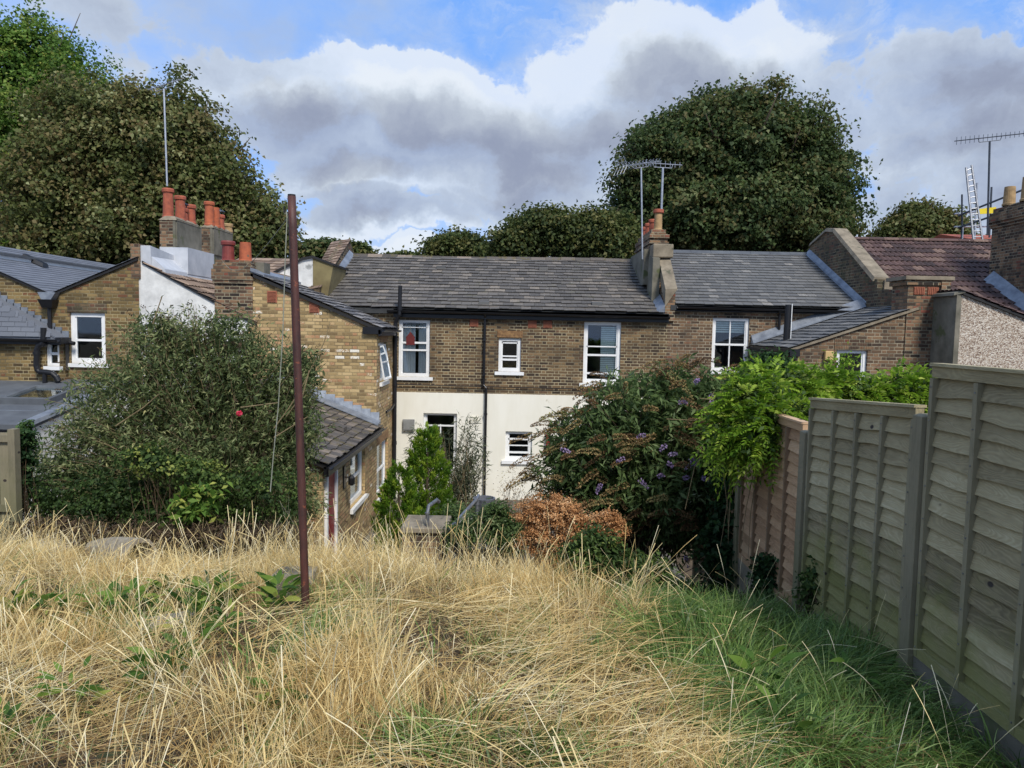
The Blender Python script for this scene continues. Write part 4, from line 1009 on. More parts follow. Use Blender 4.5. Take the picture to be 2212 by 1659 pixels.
# ------------------------------------------------------------------ butterfly roofed house at the far left
def build_left_house():
    T = thing('terraced_house', (-9.8, 16.6, -4.42), 'brick house with butterfly roof, black downpipes and a low rooflit extension at far left', 'house')
    Y0 = 16.6
    xg, zg = X(112, Y0, 632), Z(112, 634, Y0); xR, zR = X(299, Y0, 560), Z(296, 556, Y0)
    xL = X(-190, Y0, 480); zL = Z(0, 585, Y0) + (Z(0,585,Y0)-zg)/(xg-X(0,Y0,585))*(X(0,Y0,585)-xL)
    hW = (X(153, Y0), X(229, Y0), Z(190, 785, Y0), Z(190, 676, Y0))
    m = MB(); wall(m, (0, Y0), XD, YD, GR, [(xL, zL), (xg, zg), (xR, zR)], [hW])
    m.box(xL, xR, 25.9, 26, GR, 1); m.box(xL-.1, xL, Y0, 26, GR, zL-.05)
    m.obj('wall', 'brick_left', T)
    window(T, (0, Y0), XD, YD, hW, [(.46, .05)], depth=.05, fw=.09, label='large white framed sash window')
    m = MB(); m.box(hW[0]-.05, hW[1]+.05, Y0-.012, Y0+.01, hW[3]+.01, hW[3]+.22); m.obj('window_arch', 'brick_moss', T)
    sl = (zL-zg)/(xg-xL)
    m = MB(); slates(m, (xg, Y0-.08, zg), (xg, 26, zg), (xL, 26, zL), (xL, Y0-.08, zL), 20, .30, jit=.001, th=.006, lap=.012); R = m.obj('roof', 'slate_new', T)
    m = MB(); slates(m, (xg, 26, zg), (xg, Y0-.08, zg), (xR-.02, Y0-.08, zR), (xR-.02, 26, zR), 12, .30, jit=.001, th=.006, lap=.012); m.obj('right_roof_slope', 'slate_new', R)
    m = MB(); slab(m, [(xg,Y0-.05,zg-.02),(xg,26,zg-.02),(xL,26,zL-.02),(xL,Y0-.05,zL-.02)], .05); slab(m, [(xg,Y0-.05,zg-.02),(xR,Y0-.05,zR-.02),(xR,26,zR-.02),(xg,26,zg-.02)], .05); m.obj('roof_deck', 'tarred', R)
    # white capped upstand on the high side, standing on the party line
    zu = Z(0, 546, 18.4)
    p0, p1 = P(-60, 536, 17.0), P(214, 578, 17.0*1.0)
    q1 = PX(214, 578, P(-60, 536, 17.0).x)
    m = MB(); x_, z_ = p0.x, p0.z
    m.box(x_-.25, x_, 16.9, 25.9, z_-.6, z_-.06); m.obj('upstand', 'white', R)
    m = MB(); m.box(x_-.32, x_+.05, 16.85, 26, z_-.06, z_); m.obj('upstand_cap', 'felt', R)
    m = MB(); c = P(83, 673, 19.0); 
    yv = 19.2; xv = X(82, yv, 672); zv = zg+sl*(xg-xv)+.03
    m.hull8([(xv-.3,yv-.15,zv+.3*sl),(xv+.25,yv-.15,zv-.25*sl),(xv+.25,yv+.1,zv-.25*sl),(xv-.3,yv+.1,zv+.3*sl),(xv-.28,yv-.1,zv+.3*sl+.1),(xv+.22,yv-.1,zv-.25*sl+.1),(xv+.22,yv+.1,zv-.25*sl+.1),(xv-.28,yv+.1,zv+.3*sl+.1)]); m.obj('roof_vent', 'black', R)
    # hopper and downpipe from the valley
    m = MB(); m.hull8([(xg-.11,Y0-.2,zg-.32),(xg+.11,Y0-.2,zg-.32),(xg+.11,Y0-.02,zg-.32),(xg-.11,Y0-.02,zg-.32),(xg-.17,Y0-.26,zg-.14),(xg+.17,Y0-.26,zg-.14),(xg+.17,Y0-.02,zg-.14),(xg-.17,Y0-.02,zg-.14)])
    zb = Z(112, 712, Y0); m.tube([(xg,Y0-.1,zg-.3),(xg,Y0-.1,zb),(xg+.12,Y0-.1,zb-.1),(xg+.42,Y0-.12,zb-.27),(xg+.55,Y0-.12,zb-.3)], .045, 10); m.obj('downpipe', 'black', T)
    m = MB(); m.hull8([(xg-.1,Y0-.22,zg-.15),(xg+.1,Y0-.22,zg-.15),(xg+.1,Y0-.02,zg-.15),(xg-.1,Y0-.02,zg-.15),(xg-.2,Y0-.2,zg+.02),(xg+.2,Y0-.2,zg+.02),(xg+.2,Y0-.02,zg+.02),(xg-.2,Y0-.02,zg+.02)]); m.obj('valley_outlet', 'lead', T)
    # two storey outrigger with dark slate roof
    Y1 = 16.3; ze = Z(70, 730, Y1); x0, x1 = X(-190, Y1, 700), X(146, Y0, 735)
    hS = (X(100, Y1), X(129, Y1), Z(115, 791, Y1), Z(115, 737, Y1))
    m = MB(); wall(m, (0, Y1), XD, YD, GR, [(x0, ze), (x1, ze)], [hS]); wall(m, (x1, 0), YD, (-1, 0), GR, [(Y1, ze), (Y0, ze)]); m.obj('outrigger_wall', 'brick_left', T)
    window(T, (0, Y1), XD, YD, hS, [(.5, .06)], depth=.05, fw=.05, label='small two light window', sw=.03)
    tl = P(0, 655, Y0); k_ = (tl.z-ze)/(X(133, Y0)-tl.x)
    A, B = Vector((x0-.1, Y1-.15, ze+.03)), Vector((x1+.02, Y1-.15, ze+.03)); Cc = Vector((X(136, Y0), Y0-.02, ze+.12)); Dd = Vector((x0-.1, Y0-.02, ze+.12+k_*(X(136, Y0)-x0+.1)))
    Dd = Vector((tl.x-3.0, Y0-.02, ze+.12+k_*(X(136, Y0)-tl.x+3.0)))
    A.x = Dd.x
    m = MB(); slates(m, A, B, Dd+Vector((.05,0,0)), Dd, 24, .3, jit=.001, th=.006, lap=.012); R2 = m.obj('outrigger_roof', 'slate_new', T)
    E_ = Vector((B.x, Y0-.02, B.z))
    m = MB(); m.prism([A+Vector((0,.02,-.02)), B+Vector((0,.02,-.02)), Dd+Vector((0,0,-.02))], (0,0,-.05)); m.prism([B, E_, Dd], (0,0,-.04)); m.obj('roof_deck', 'slate_new', R2)
    m = MB(); n = 30
    for i in range(n):
        a = Dd.lerp(E_, i/n); b = Dd.lerp(E_, (i+1)/n); m.box(a.x, b.x+.02, Y0-.03, Y0-.003, b.z-.03, a.z+.05)
    m.obj('stepped_flashing', 'lead', R2)
    m = MB(); gutter(m, (x0, Y1-.2, ze-.0), (x1+.1, Y1-.2, ze-.02), .06); m.box(x0, x1+.05, Y1-.12, Y1-.01, ze-.14, ze+.0); m.box(x1, x1+.12, Y1-.15, Y0-.05, ze-.12, ze+.02); m.obj('outrigger_gutter', 'black', R2)
    # big swan neck pipe
    g = lambda u, v: Vector((X(u, Y1-.14, v), Y1-.14, Z(u, v, Y1-.14)))
    m = MB(); m.tube([g(94,708), g(94,735), g(92,742), g(83,748), g(80,756), g(79,790), g(81,799), g(86,803), g(100,804), g(113,806), g(122,814), g(127,824)], .062, 12)
    m.tube([g(97,801), g(97,830)], .05, 10); m.tube([g(96,738),g(91,744)], .078, 12); m.tube([g(79,760), g(79,766)], .078, 12); m.obj('soil_pipe', 'black', T)
    # low extension, felt roof with rooflight, sloping towards the garden
    Yb, Yf = 15.7, 12.6
    xr = X(150, Y0, 820)                                   # right side of the extension
    pb = P(160, 822, 16.5); pf = P(75, 908, 13.2)
    xr = (pb.x+pf.x)/2; xr = pf.x
    z_b = Z(120, 822, 16.4); z_f = Z(60, 918, 13.0)
    sl3 = (z_b-z_f)/(16.4-13.0)
    zz = lambda y: z_f + sl3*(y-13.0)
    xl = -13.5
    m = MB(); m.hull8([(xl,13.0,zz(13.0)-.1),(xr,13.0,zz(13.0)-.1),(xr,16.55,zz(16.55)-.1),(xl,16.55,zz(16.55)-.1),(xl,13.0,zz(13.0)),(xr,13.0,zz(13.0)),(xr,16.55,zz(16.55)),(xl,16.55,zz(16.55))]); E = m.obj('extension_roof', 'felt', T)
    m = MB()
    for (yy, x_) in ((13.9, xr-.4), (15.0, xr-.6)): m.box(xl, x_, yy, yy+.02, zz(yy)-.01, zz(yy)+.008)
    m.hull8([(xr-.16,12.95,zz(12.95)),(xr+.06,12.95,zz(12.95)-.02),(xr+.06,16.5,zz(16.5)-.02),(xr-.16,16.5,zz(16.5)),(xr-.14,12.95,zz(12.95)+.05),(xr+.04,12.95,zz(12.95)+.05),(xr+.04,16.5,zz(16.5)+.05),(xr-.14,16.5,zz(16.5)+.05)])
    m.obj('roof_kerb', 'lead', E)
    ya, yb_ = 14.35, 15.45; xa, xb = xr-1.45, xr-.45
    m = MB()
    def rl(x0, x1, y0, y1, h0, h1): m.hull8([(x0,y0,zz(y0)+h0),(x1,y0,zz(y0)+h0),(x1,y1,zz(y1)+h0),(x0,y1,zz(y1)+h0),(x0,y0,zz(y0)+h1),(x1,y0,zz(y0)+h1),(x1,y1,zz(y1)+h1),(x0,y1,zz(y1)+h1)])
    rl(xa, xb, ya, ya+.09, 0, .12); rl(xa, xb, yb_-.09, yb_, 0, .12); rl(xa, xa+.09, ya+.09, yb_-.09, 0, .12); rl(xb-.09, xb, ya+.09, yb_-.09, 0, .12)
    RL = m.obj('rooflight', 'felt', E)
    m = MB(); rl(xa+.09, xb-.09, ya+.09, yb_-.09, .07, .08); m.obj('pane', 'glass', RL)
    m = MB(); rl(xa+.09, xb-.09, ya+.09, yb_-.09, .008, .012); m.obj('shaft', 'sandbox', RL)
    m = MB(); wall(m, (xr-.02, 0), YD, (-1, 0), GR, [(13.1, zz(13.1)-.08), (16.55, zz(16.55)-.08)]); wall(m, (0, 13.1), XD, YD, GR, [(xl, zz(13.1)-.08), (xr-.02, zz(13.1)-.08)]); m.obj('extension_wall', 'render_white', T)
    m = MB(); gutter(m, (xl, 12.95, zz(13.0)-.08), (xr+.1, 12.95, zz(13.0)-.1), .06); m.box(xl, xr, 13.0, 13.08, zz(13.0)-.24, zz(13.0)-.09); m.tube([(xr+.06,12.95,zz(13)-.1),(xr+.1,12.98,zz(13)-.25)], .04, 8); m.obj('extension_gutter', 'black', E)
build_left_house()

# ------------------------------------------------------------------ aerials
def aerial(foot, top, dirv, L, els, label, mat='alu', style='yagi', el=.22, back=True, mast_r=.022):
    T = thing('tv_aerial', foot, label, 'aerial', 'television aerials on the chimney stacks')
    m = MB(); m.tube([foot, top], mast_r, 8); m.obj('mast', mat, T)
    d = Vector(dirv).normalized(); s = d.cross(Vector((0,0,1))).normalized() if style != 'v' else Vector((0,0,1))
    c = Vector(top)
    m = MB(); m.tube([c-d*L*.5+Vector((0,0,.1)), c+d*L*.5+Vector((0,0,.1))], .012, 6)
    m.tube([c-d*.28+Vector((0,0,.1)), c-d*.25+Vector((0,0,0)), c+d*.25, c+d*.28+Vector((0,0,.1))], .010, 6); m.obj('boom', mat, T)
    m = MB()
    for i in range(els):
        p = c-d*L*.5+d*L*(i+.5)/els+Vector((0,0,.1)); k = el*(1-.3*i/els)
        m.tube([p-s*k, p+s*k], .006, 5)
        if style == 'x': m.tube([p-(s+Vector((0,0,.8)))*k*.6, p+(s+Vector((0,0,.8)))*k*.6], .006, 5); m.tube([p-(s-Vector((0,0,.8)))*k*.6, p+(s-Vector((0,0,.8)))*k*.6], .006, 5)
    if back:
        p = c-d*L*.5+Vector((0,0,.1)); u = Vector((0,0,1))
        for j in (-1, 1):
            for q in (-.2, -.07, .07, .2): m.tube([p+s*q, p+s*q+u*j*.2-d*.12], .006, 5)
            m.tube([p+u*j*.1-s*.22-d*.06, p+u*j*.1+s*.22-d*.06], .006, 5); m.tube([p+u*j*.2-s*.22-d*.12, p+u*j*.2+s*.22-d*.12], .006, 5)
    m.obj('elements', mat, T)
aerial(P(361, 402, 18.6), P(354, 192, 18.6), (.9,-.3,.16), 1.0, 9, 'tall aluminium aerial on a long pole rising from the left clay pots', el=.10, back=False)
aerial(P(1388, 560, 20.2), P(1385, 362, 20.2), (.8,.5,.22), 1.35, 11, 'bushy aerial on the tall white pole clamped beside the middle stack', style='x', el=.2)
aerial(P(1429, 452, 21.0), P(1432, 362, 21.0), (1,.1,-.02), 1.1, 8, 'small grid aerial on the short pole above the middle stack', style='v', el=.1, back=False, mast_r=.03)
aerial(P(2133, 508, 19.5), P(2138, 305, 19.5), (1,-.15,.1), 1.7, 16, 'dark long rake shaped aerial standing against the sky at upper right', 'darksteel', style='v', el=.1, back=False, mast_r=.025)

# ------------------------------------------------------------------ lapped fence on the right
def build_fence():
    T = thing('wooden_fence', (2.65, 5.5, gz(2.65, 5.5).item()), 'stepped lapped panel fence with grey posts and one brown panel along the right side', 'fence')
    FX = 2.66
    def panel(y0, y1, zt0, zt1, h, mat, nb, battens, label, twist=0.0):
        m = MB()
        pf = MB(); pf.hull8([(FX-.022,y0,zt0-.07),(FX+.03,y0,zt0-.07),(FX+.03,y1,zt1-.07),(FX-.022,y1,zt1-.07),(FX-.026,y0,zt0),(FX+.034,y0,zt0),(FX+.034,y1,zt1),(FX-.026,y1,zt1)], .6)
        pf.hull8([(FX-.04,y0-.005,zt0+.001),(FX+.045,y0-.005,zt0+.001),(FX+.045,y1+.005,zt1+.001),(FX-.04,y1+.005,zt1+.001),(FX-.04,y0-.005,zt0+.02),(FX+.045,y0-.005,zt0+.02),(FX+.045,y1+.005,zt1+.02),(FX-.04,y1+.005,zt1+.02)], .9)
        Pn = pf.obj('fence_panel', mat, T); Pn['label'] = label
        step = (h-.08)/nb; ns = 36
        for i in range(nb):
            r = random.random(); ph = random.random()*9; amp = random.uniform(.003, .010); sag = random.uniform(-.008, .008)
            top = []; bot = []
            for j in range(ns+1):
                t = j/ns; y = y0+.005+(y1-y0-.01)*t; zt = zt0+(zt1-zt0)*t-.06-i*step
                e = amp*math.sin(ph+t*5.3)+amp*.6*math.sin(ph*2+t*13)+amp*.35*math.sin(ph*3+t*29)+sag*math.sin(math.pi*t)
                top.append((FX+.016, y, zt)); bot.append((FX-.014, y, zt-step-.018+e))
            b0 = len(m.v)
            for a, b in zip(top, bot): m.v += [a, b, (b[0]+.016, b[1], b[2]), (a[0]-.024, a[1], a[2]+.002)]; m.r += [r, r, r*.5, r]
            for j in range(ns):
                q = b0+4*j; m.f.append((q, q+4, q+5, q+1)); m.f.append((q+1, q+5, q+6, q+2)); m.f.append((q, q+3, q+7, q+4))
        m.obj('board', mat, Pn)
        zb = lambda y: zt0+(zt1-zt0)*(y-y0)/(y1-y0)
        for (y, wd) in battens:
            b = MB(); k = 8; bow = random.uniform(-.012, .012); z0_, z1_ = zb(y)-.075, zb(y)-h+.0
            for i in range(k):
                ta, tb = i/k, (i+1)/k; ya, yb = y+bow*math.sin(math.pi*ta), y+bow*math.sin(math.pi*tb)
                za, zb_ = z0_+(z1_-z0_)*ta, z0_+(z1_-z0_)*tb
                b.hull8([(FX-.034,yb-wd/2,zb_),(FX+.018,yb-wd/2,zb_),(FX+.018,yb+wd/2,zb_),(FX-.034,yb+wd/2,zb_),(FX-.034,ya-wd/2,za),(FX+.018,ya-wd/2,za),(FX+.018,ya+wd/2,za),(FX-.034,ya+wd/2,za)], .45)
            b.obj('batten', 'batten_'+mat, Pn)
            nl = MB()
            for i in range(0, nb, 2):
                zz_ = zb(y)-.13-i*step; nl.box(FX-.038, FX-.033, y-.004, y+.004, zz_-.004, zz_+.004)
            nl.obj('nails', 'steel', Pn)
        b = MB(); b.hull8([(FX-.032,y0,zt0-h-.01),(FX-.004,y0,zt0-h-.01),(FX-.004,y1,zt1-h-.01),(FX-.032,y1,zt1-h-.01),(FX-.03,y0,zt0-h+.05),(FX-.006,y0,zt0-h+.05),(FX-.006,y1,zt1-h+.05),(FX-.03,y1,zt1-h+.05)], .5)
        b.obj('bottom_rail', mat, Pn)
    e = .035
    panel(2.82, 4.64, -.175, -.175, 1.86, 'fence', 17, [(2.82+e/2, e), (3.27, .04), (3.70, .04), (4.18, .04), (4.64-e/2, e)], 'tallest grey green panel nearest the camera')
    panel(4.80, 6.50, -.455, -.565, 1.80, 'fence', 16, [(4.80+e/2, e), (5.22, .035), (5.62, .035), (6.02, .035), (6.5-e/2, e)], 'grey green panel in the middle')
    panel(6.64, 8.32, -.80, -.80, 1.74, 'fence_brown', 16, [(6.64+e/2, e), (7.02, .03), (7.42, .03), (7.86, .03), (8.32-e/2, e)], 'brown panel half under the climbing plant')
    panel(8.46, 10.1, -1.15, -1.15, 1.74, 'fence_brown', 13, [(8.48, e), (8.9, .03), (9.3, .03), (9.7, .03), (10.08, e)], 'far panel hidden by ivy')
    for (y, zt, zb, mat) in ((4.72, -.50, -2.6, 'post'), (6.57, -.86, -2.85, 'post'), (8.39, -1.1, -3.3, 'post'), (10.2, -1.2, -4.6, 'post')):
        m = MB(); m.box(FX-.055, FX+.05, y-.055, y+.055, zb, zt, .5)
        m.hull8([(FX-.055,y-.055,zt),(FX+.05,y-.055,zt),(FX+.05,y+.055,zt),(FX-.055,y+.055,zt),(FX-.03,y-.03,zt+.015),(FX+.03,y-.03,zt+.015),(FX+.03,y+.03,zt+.015),(FX-.03,y+.03,zt+.015)], .6)
        m.obj('post', mat, T, bevel=.004)
    for (y0, y1, zt) in ((2.8, 4.66, -2.06), (4.78, 6.51, -2.3), (6.63, 8.33, -2.56), (8.45, 10.1, -2.9)):
        m = MB(); m.box(FX-.02, FX+.02, y0, y1, zt-.42, zt); m.obj('gravel_board', 'render_grey' if y0 < 4 else 'concrete', T)
build_fence()

def build_left_fence():
    p = P(20, 950, 8.6); q = P(20, 1130, 8.6)
    T = thing('wooden_fence', (-6.2, 8.6, -2.8), 'weathered grey close boarded fence at the left edge behind the bush', 'fence')
    xr = P(36, 950, 8.6).x; zt = P(20, 932, 8.6).z; zb = P(20, 1150, 8.6).z-.4
    for i in range(6):
        m = MB(); x1 = xr-.09-i*.125; m.box(x1-.12, x1, 8.60, 8.618, zb, zt-.02+random.uniform(-.01,.01)); m.obj('board', 'post', T)
    m = MB(); m.box(xr-.08, xr, 8.56, 8.66, zb, zt+.03); m.obj('post', 'post', T)
    m = MB(); m.box(xr-.9, xr-.08, 8.56, 8.598, zt-.12, zt-.04); m.obj('rail', 'post', T)
    m = MB(); m.box(xr-.9, xr-.08, 8.56, 8.598, zt-.95, zt-.87); m.obj('rail', 'post', T)
build_left_fence()

# ------------------------------------------------------------------ clothes post, line, garden oddments
def build_post():
    b, t = P(662, 1352, 5.0), P(630, 424, 5.05); b.z = min(b.z, gz(b.x, b.y).item()-.05)
    T = thing('clothes_post', b, 'rusty brown steel clothes post leaning slightly in the long grass', 'post')
    m = MB(); n = 14; m.tube([b.lerp(t, i/n) for i in range(n+1)], [.0275 if i % 5 else .0282 for i in range(n+1)], 14); m.obj('pole', 'rust', T, smooth=True)
    m = MB(); m.tube([t, t+Vector((0,0,.012))], .026, 14); k = b.lerp(t, .965); m.tube([k+Vector((-.03,-.02,0)), k+Vector((-.045,-.03,-.012)), k+Vector((-.045,-.03,.03))], .005, 6); m.obj('cap', 'tarred', T)
    L = thing('washing_line', k, 'thin slack cord hanging from the top of the rusty post', 'cord')
    pts = [k+Vector((-.03,-.03,0)), P(620,470,5.0), P(616,560,5.0), P(611,720,5.0), P(601,880,5.0), P(590,990,5.0), P(584,1062,5.0)]
    m = MB(); m.tube(pts, .0035, 5); m.obj('hanging_cord', 'wire', L)
    far = P(478, 560, 16.0); m = MB()
    m.tube([k.lerp(far, i/14)+Vector((0,0,-.9*math.sin(math.pi*i/14)*.35)) for i in range(15)], .003, 4); m.obj('long_cord', 'wire', L)
build_post()

def build_oddments():
    # hollow grey log
    c = P(275, 1195, 7.0); c.z = gz(c.x, c.y).item()+.24
    T = thing('hollow_log', c, 'weathered grey hollow log lying in the dry grass in front of the big bush', 'log')
    m = MB(); a = Vector((.80, -.52, .10)).normalized(); u = Vector((-.1,0,1)); u = (u-a*u.dot(a)).normalized(); w = a.cross(u)
    n = 20; ro = []; N_ = 9
    for i in range(N_):
        t = i/(N_-1); p = c + a*(t-.72)*.85; R_ = .17*(.30+.70*math.sin(min(1,.25+t*.95)*math.pi/2))
        for j in range(n):
            an = 2*math.pi*j/n; r = R_*(1+.06*math.sin(3*an+t*2)+.03*math.sin(7*an)); m.v.append(tuple(p+(u*math.cos(an)*.95+w*math.sin(an))*r)); m.r.append(.5)
    for i in range(N_):
        t = 1-i/(N_-1)*.7; p = c + a*(t-.72)*.85; R_ = .135*(.30+.70*math.sin(min(1,.25+t*.95)*math.pi/2))
        for j in range(n):
            an = 2*math.pi*j/n; m.v.append(tuple(p+(u*math.cos(an)*.95+w*math.sin(an))*R_)); m.r.append(.5)
    for i in range(2*N_-1):
        for j in range(n): q, q2 = i*n+j, i*n+(j+1) % n; m.f.append((q, q2, q2+n, q+n))
    m.f.append(tuple(reversed(range(n))))
    tag(T); m.obj('log_shell', 'oldwood', T)
    # lump of concrete at the foot of the post
    c = P(628, 1320, 5.5); c.z = gz(c.x, c.y).item()
    T = MB(); T.hull8([(c.x-.16,5.4,c.z-.1),(c.x+.2,5.42,c.z-.1),(c.x+.2,5.7,c.z-.1),(c.x-.16,5.7,c.z-.1),(c.x-.13,5.43,c.z+.20),(c.x+.18,5.45,c.z+.21),(c.x+.17,5.66,c.z+.21),(c.x-.14,5.68,c.z+.19)])
    tag(T.obj('concrete_block', 'concrete', bevel=.02), 'rough grey concrete block in the grass behind the rusty post', 'block')
    c = P(335, 1420, 4.9); c.z = gz(c.x, c.y).item()
    T = MB(); T.hull8([(c.x-.35,4.7,c.z-.06),(c.x+.25,4.85,c.z-.06),(c.x+.22,5.05,c.z-.05),(c.x-.3,4.95,c.z-.05),(c.x-.34,4.7,c.z+.05),(c.x+.25,4.86,c.z+.12),(c.x+.22,5.04,c.z+.14),(c.x-.3,4.94,c.z+.07)])
    tag(T.obj('timber_offcut', 'oldwood', bevel=.01), 'pale weathered plank half buried in the dry grass', 'plank')
    # brick pier with slab, steps and tube rails
    p = P(872, 1140, 9.9); q = P(962, 1140, 9.9); z = P(900, 1128, 9.9).z
    T = thing('garden_pier', ((p.x+q.x)/2, 9.9, -4.4), 'low brick pier with a flat concrete slab on top at the garden steps', 'pier')
    m = MB(); m.box(p.x+.02, q.x-.02, 9.65, 10.25, -4.5, z-.07); m.obj('pier', 'brick_right', T)
    m = MB(); m.box(p.x, q.x+.05, 9.6, 10.3, z-.07, z); m.obj('slab', 'stone', T, bevel=.01)
    m = MB(); m.box(q.x+.05, q.x+.36, 9.5, 10.2, z-.15, z-.09); m.obj('side_slab', 'concrete', T, bevel=.01)
    T = thing('garden_steps', (-.3, 10.5, -4.4), 'worn concrete steps leading down to the yard', 'steps')
    for i in range(6):
        m = MB(); zz = -2.95-.24*i; m.box(-.78, .35, 9.75+.28*i, 11.6, zz-.24, zz); m.obj('step', 'concrete', T)
    def rail(label, pts, posts, r=.025):
        R = thing('handrail', pts[0], label, 'handrail', 'tube handrails at the garden steps'); m = MB(); m.tube(pts, r, 10); m.obj('rail', 'steel', R)
        for a, b in posts: m = MB(); m.tube([a, b], r*.95, 10); m.tube([a+(b-a)*.02, a+(b-a)*.1], r*1.4, 10); m.obj('post', 'steel', R)
    rail('short grey tube handrail beside the slab topped pier', [P(923,1110,9.7), P(926,1093,9.72), P(944,1080,10.1), P(948,1084,10.2)], [(P(923,1106,9.7), P(924,1150,9.7))])
    rail('long sloping grey tube handrail above the garden steps', [P(968,1146,9.6), P(1010,1100,10.6), P(1030,1078,11.3), P(1034,1070,11.4)], [(P(980,1140,9.75), P(984,1230,9.75)), (P(1030,1080,11.3), P(1032,1180,11.3))])
    # black stick, pot and watering bits by the wall
    T = MB(); T.tube([P(1195,1100,13.0), P(1213,1042,13.2)], .03, 8); tag(T.obj('black_pipe', 'black'), 'short black pipe leaning against plants before the cream wall', 'pipe')
    T = MB(); c = P(1046, 1080, 13); T.lathe((c.x, 13, c.z-.3), [(.05,0),(.16,.02),(.19,.25),(.2,.34),(.17,.34),(.15,.2),(.01,.18)], 18); tag(T.obj('metal_bucket', 'steel'), 'dull grey metal bucket beside the long sloping handrail', 'bucket')
build_oddments()

# ------------------------------------------------------------------ plants
def rand_dirs(n): return norm(rs.normal(size=(n, 3)))
def blob_world(blobs, Y, depth=.8):
    out = []
    for b in blobs:
        u, v, ru, rv = b[:4]; y = Y + (b[4] if len(b) > 4 else 0); c = P(u, v, y)
        rx, rz = ru*y/F_PX, rv*y/F_PX; out.append((np.array(c), np.array([rx, (rx+rz)/2*depth, rz])))
    return out
def sample_shell(bl, n, lo=.82, hi=1.03, lump=.1):
    w = np.array([r[0]*r[2] for _, r in bl])**.9; w /= w.sum(); idx = rs.choice(len(bl), n, p=w)
    C = np.array([b[0] for b in bl])[idx]; R = np.array([b[1] for b in bl])[idx]; d = rand_dirs(n)
    f = rs.uniform(lo, hi, n)*(1+lump*np.sin(d[:, 0]*7+idx*3)*np.cos(d[:, 2]*6+idx)*1.0)
    pos = C + R*d*f[:, None]
    inside = np.zeros(n, bool)
    for j, (c, r) in enumerate(bl):
        inside |= (np.sum(((pos-c)/r)**2, 1) < .60*lo*lo/.67) & (idx != j)
    k = ~inside
    return pos[k], d[k]
def foliage(bl, ncl, per, cr, L, W, seed=0, up=.5, interior=.25, flat=.6, droop=.25, bright=0.0, rough=0.0):
    pos, d = sample_shell(bl, ncl, .82-rough*.25, 1.03+rough*.16, .1+.05*(rough > 0)); n = len(pos); tone = rs.uniform(0, 1, n)
    crr = cr*rs.uniform(.6, 1.35, n)
    cid = np.repeat(np.arange(n), per); g = rs.normal(size=(len(cid), 3))*np.array([1, 1, flat])*.55
    p = pos[cid] + g*crr[cid][:, None]
    nn = norm(d[cid]*.5 + np.array([0, 0, up]) + rs.normal(size=p.shape)*.5)
    dd = norm(np.cross(nn, rs.normal(size=p.shape))) + np.array([0, 0, -droop])
    s = rs.uniform(.6, 1.25, len(p)); r = np.clip(.72*tone[cid] + .28*rs.uniform(0, 1, len(p)) + bright, 0, 1)
    parts = [leaves(p, dd, nn, L*s, W*s, r)]
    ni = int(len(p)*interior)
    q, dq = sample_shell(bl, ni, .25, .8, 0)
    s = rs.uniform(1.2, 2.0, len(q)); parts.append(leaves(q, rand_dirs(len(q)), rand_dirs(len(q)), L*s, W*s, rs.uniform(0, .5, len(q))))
    return cat3(parts)
def limbs(parent, base, bl, n, r0, mat='bark', seed=0):
    base = Vector(base); rng = random.Random(seed); cz = sum(b[0][2] for b in bl)/len(bl)
    cx = sum(b[0][0] for b in bl)/len(bl); cy = sum(b[0][1] for b in bl)/len(bl)
    fork = Vector((base.x+(cx-base.x)*.4, base.y+(cy-base.y)*.4, base.z+(cz-base.z)*.6))
    m = MB(); m.tube([base, base.lerp(fork, .5)+Vector((rng.uniform(-.1,.1), 0, 0)), fork], [r0*1.2, r0, r0*.8], 10)
    for i in range(n):
        c, r = bl[i % len(bl)]; d = Vector((rng.uniform(-.8,.8)*r[0], rng.uniform(-.8,.8)*r[1], rng.uniform(-.3,.85)*r[2])); t = Vector(c)+d
        mid = fork.lerp(t, .5)+Vector((0, 0, rng.uniform(0, .12)*(t-fork).length)); s = fork.lerp(base, rng.uniform(0, .3))
        m.tube([s, mid, t], [r0*.42, r0*.25, r0*.06], 6)
        for k in range(3):
            e = t+Vector((rng.uniform(-.5,.5)*r[0], rng.uniform(-.5,.5)*r[1], rng.uniform(-.1,.5)*r[2])); m.tube([mid.lerp(t, .3+.2*k), mid.lerp(e, .7), e], [r0*.14, r0*.09, r0*.03], 5)
    m.obj('trunk', mat, parent, smooth=True)
def tree(name, label, blobs, Y, ncl, per, cr, L, W, mat, depth=.8, base_u=None, r0=.35, nl=14, cat='tree', interior=.25, up=.5, bright=0., nm='crown', flat=.6):
    bl = blob_world(blobs, Y, depth); cx = np.mean([b[0][0] for b in bl]) if base_u is None else P(base_u, 700, Y).x
    gzv = -4.45 if Y > 12 else gz(cx, Y).item()
    T = thing(name, (cx, Y, gzv), label, cat, 'trees behind the roofs')
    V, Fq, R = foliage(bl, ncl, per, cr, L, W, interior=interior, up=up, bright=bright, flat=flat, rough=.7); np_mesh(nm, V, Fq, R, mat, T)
    if nl: limbs(T, (cx, Y, gzv-.2), bl, nl, r0, seed=int(Y*10))
    return T, bl
tree('poplar_tree', 'tall bright green tree at the far left behind the brown leaved tree', [(50,240,150,190),(160,260,90,130),(-60,300,180,230),(60,430,190,180),(-80,150,120,120),(90,150,80,95),(40,560,140,90)], 40, 1500, 60, .75, .19, .14, 'leaf_poplar', r0=.5, nl=16, bright=.05)
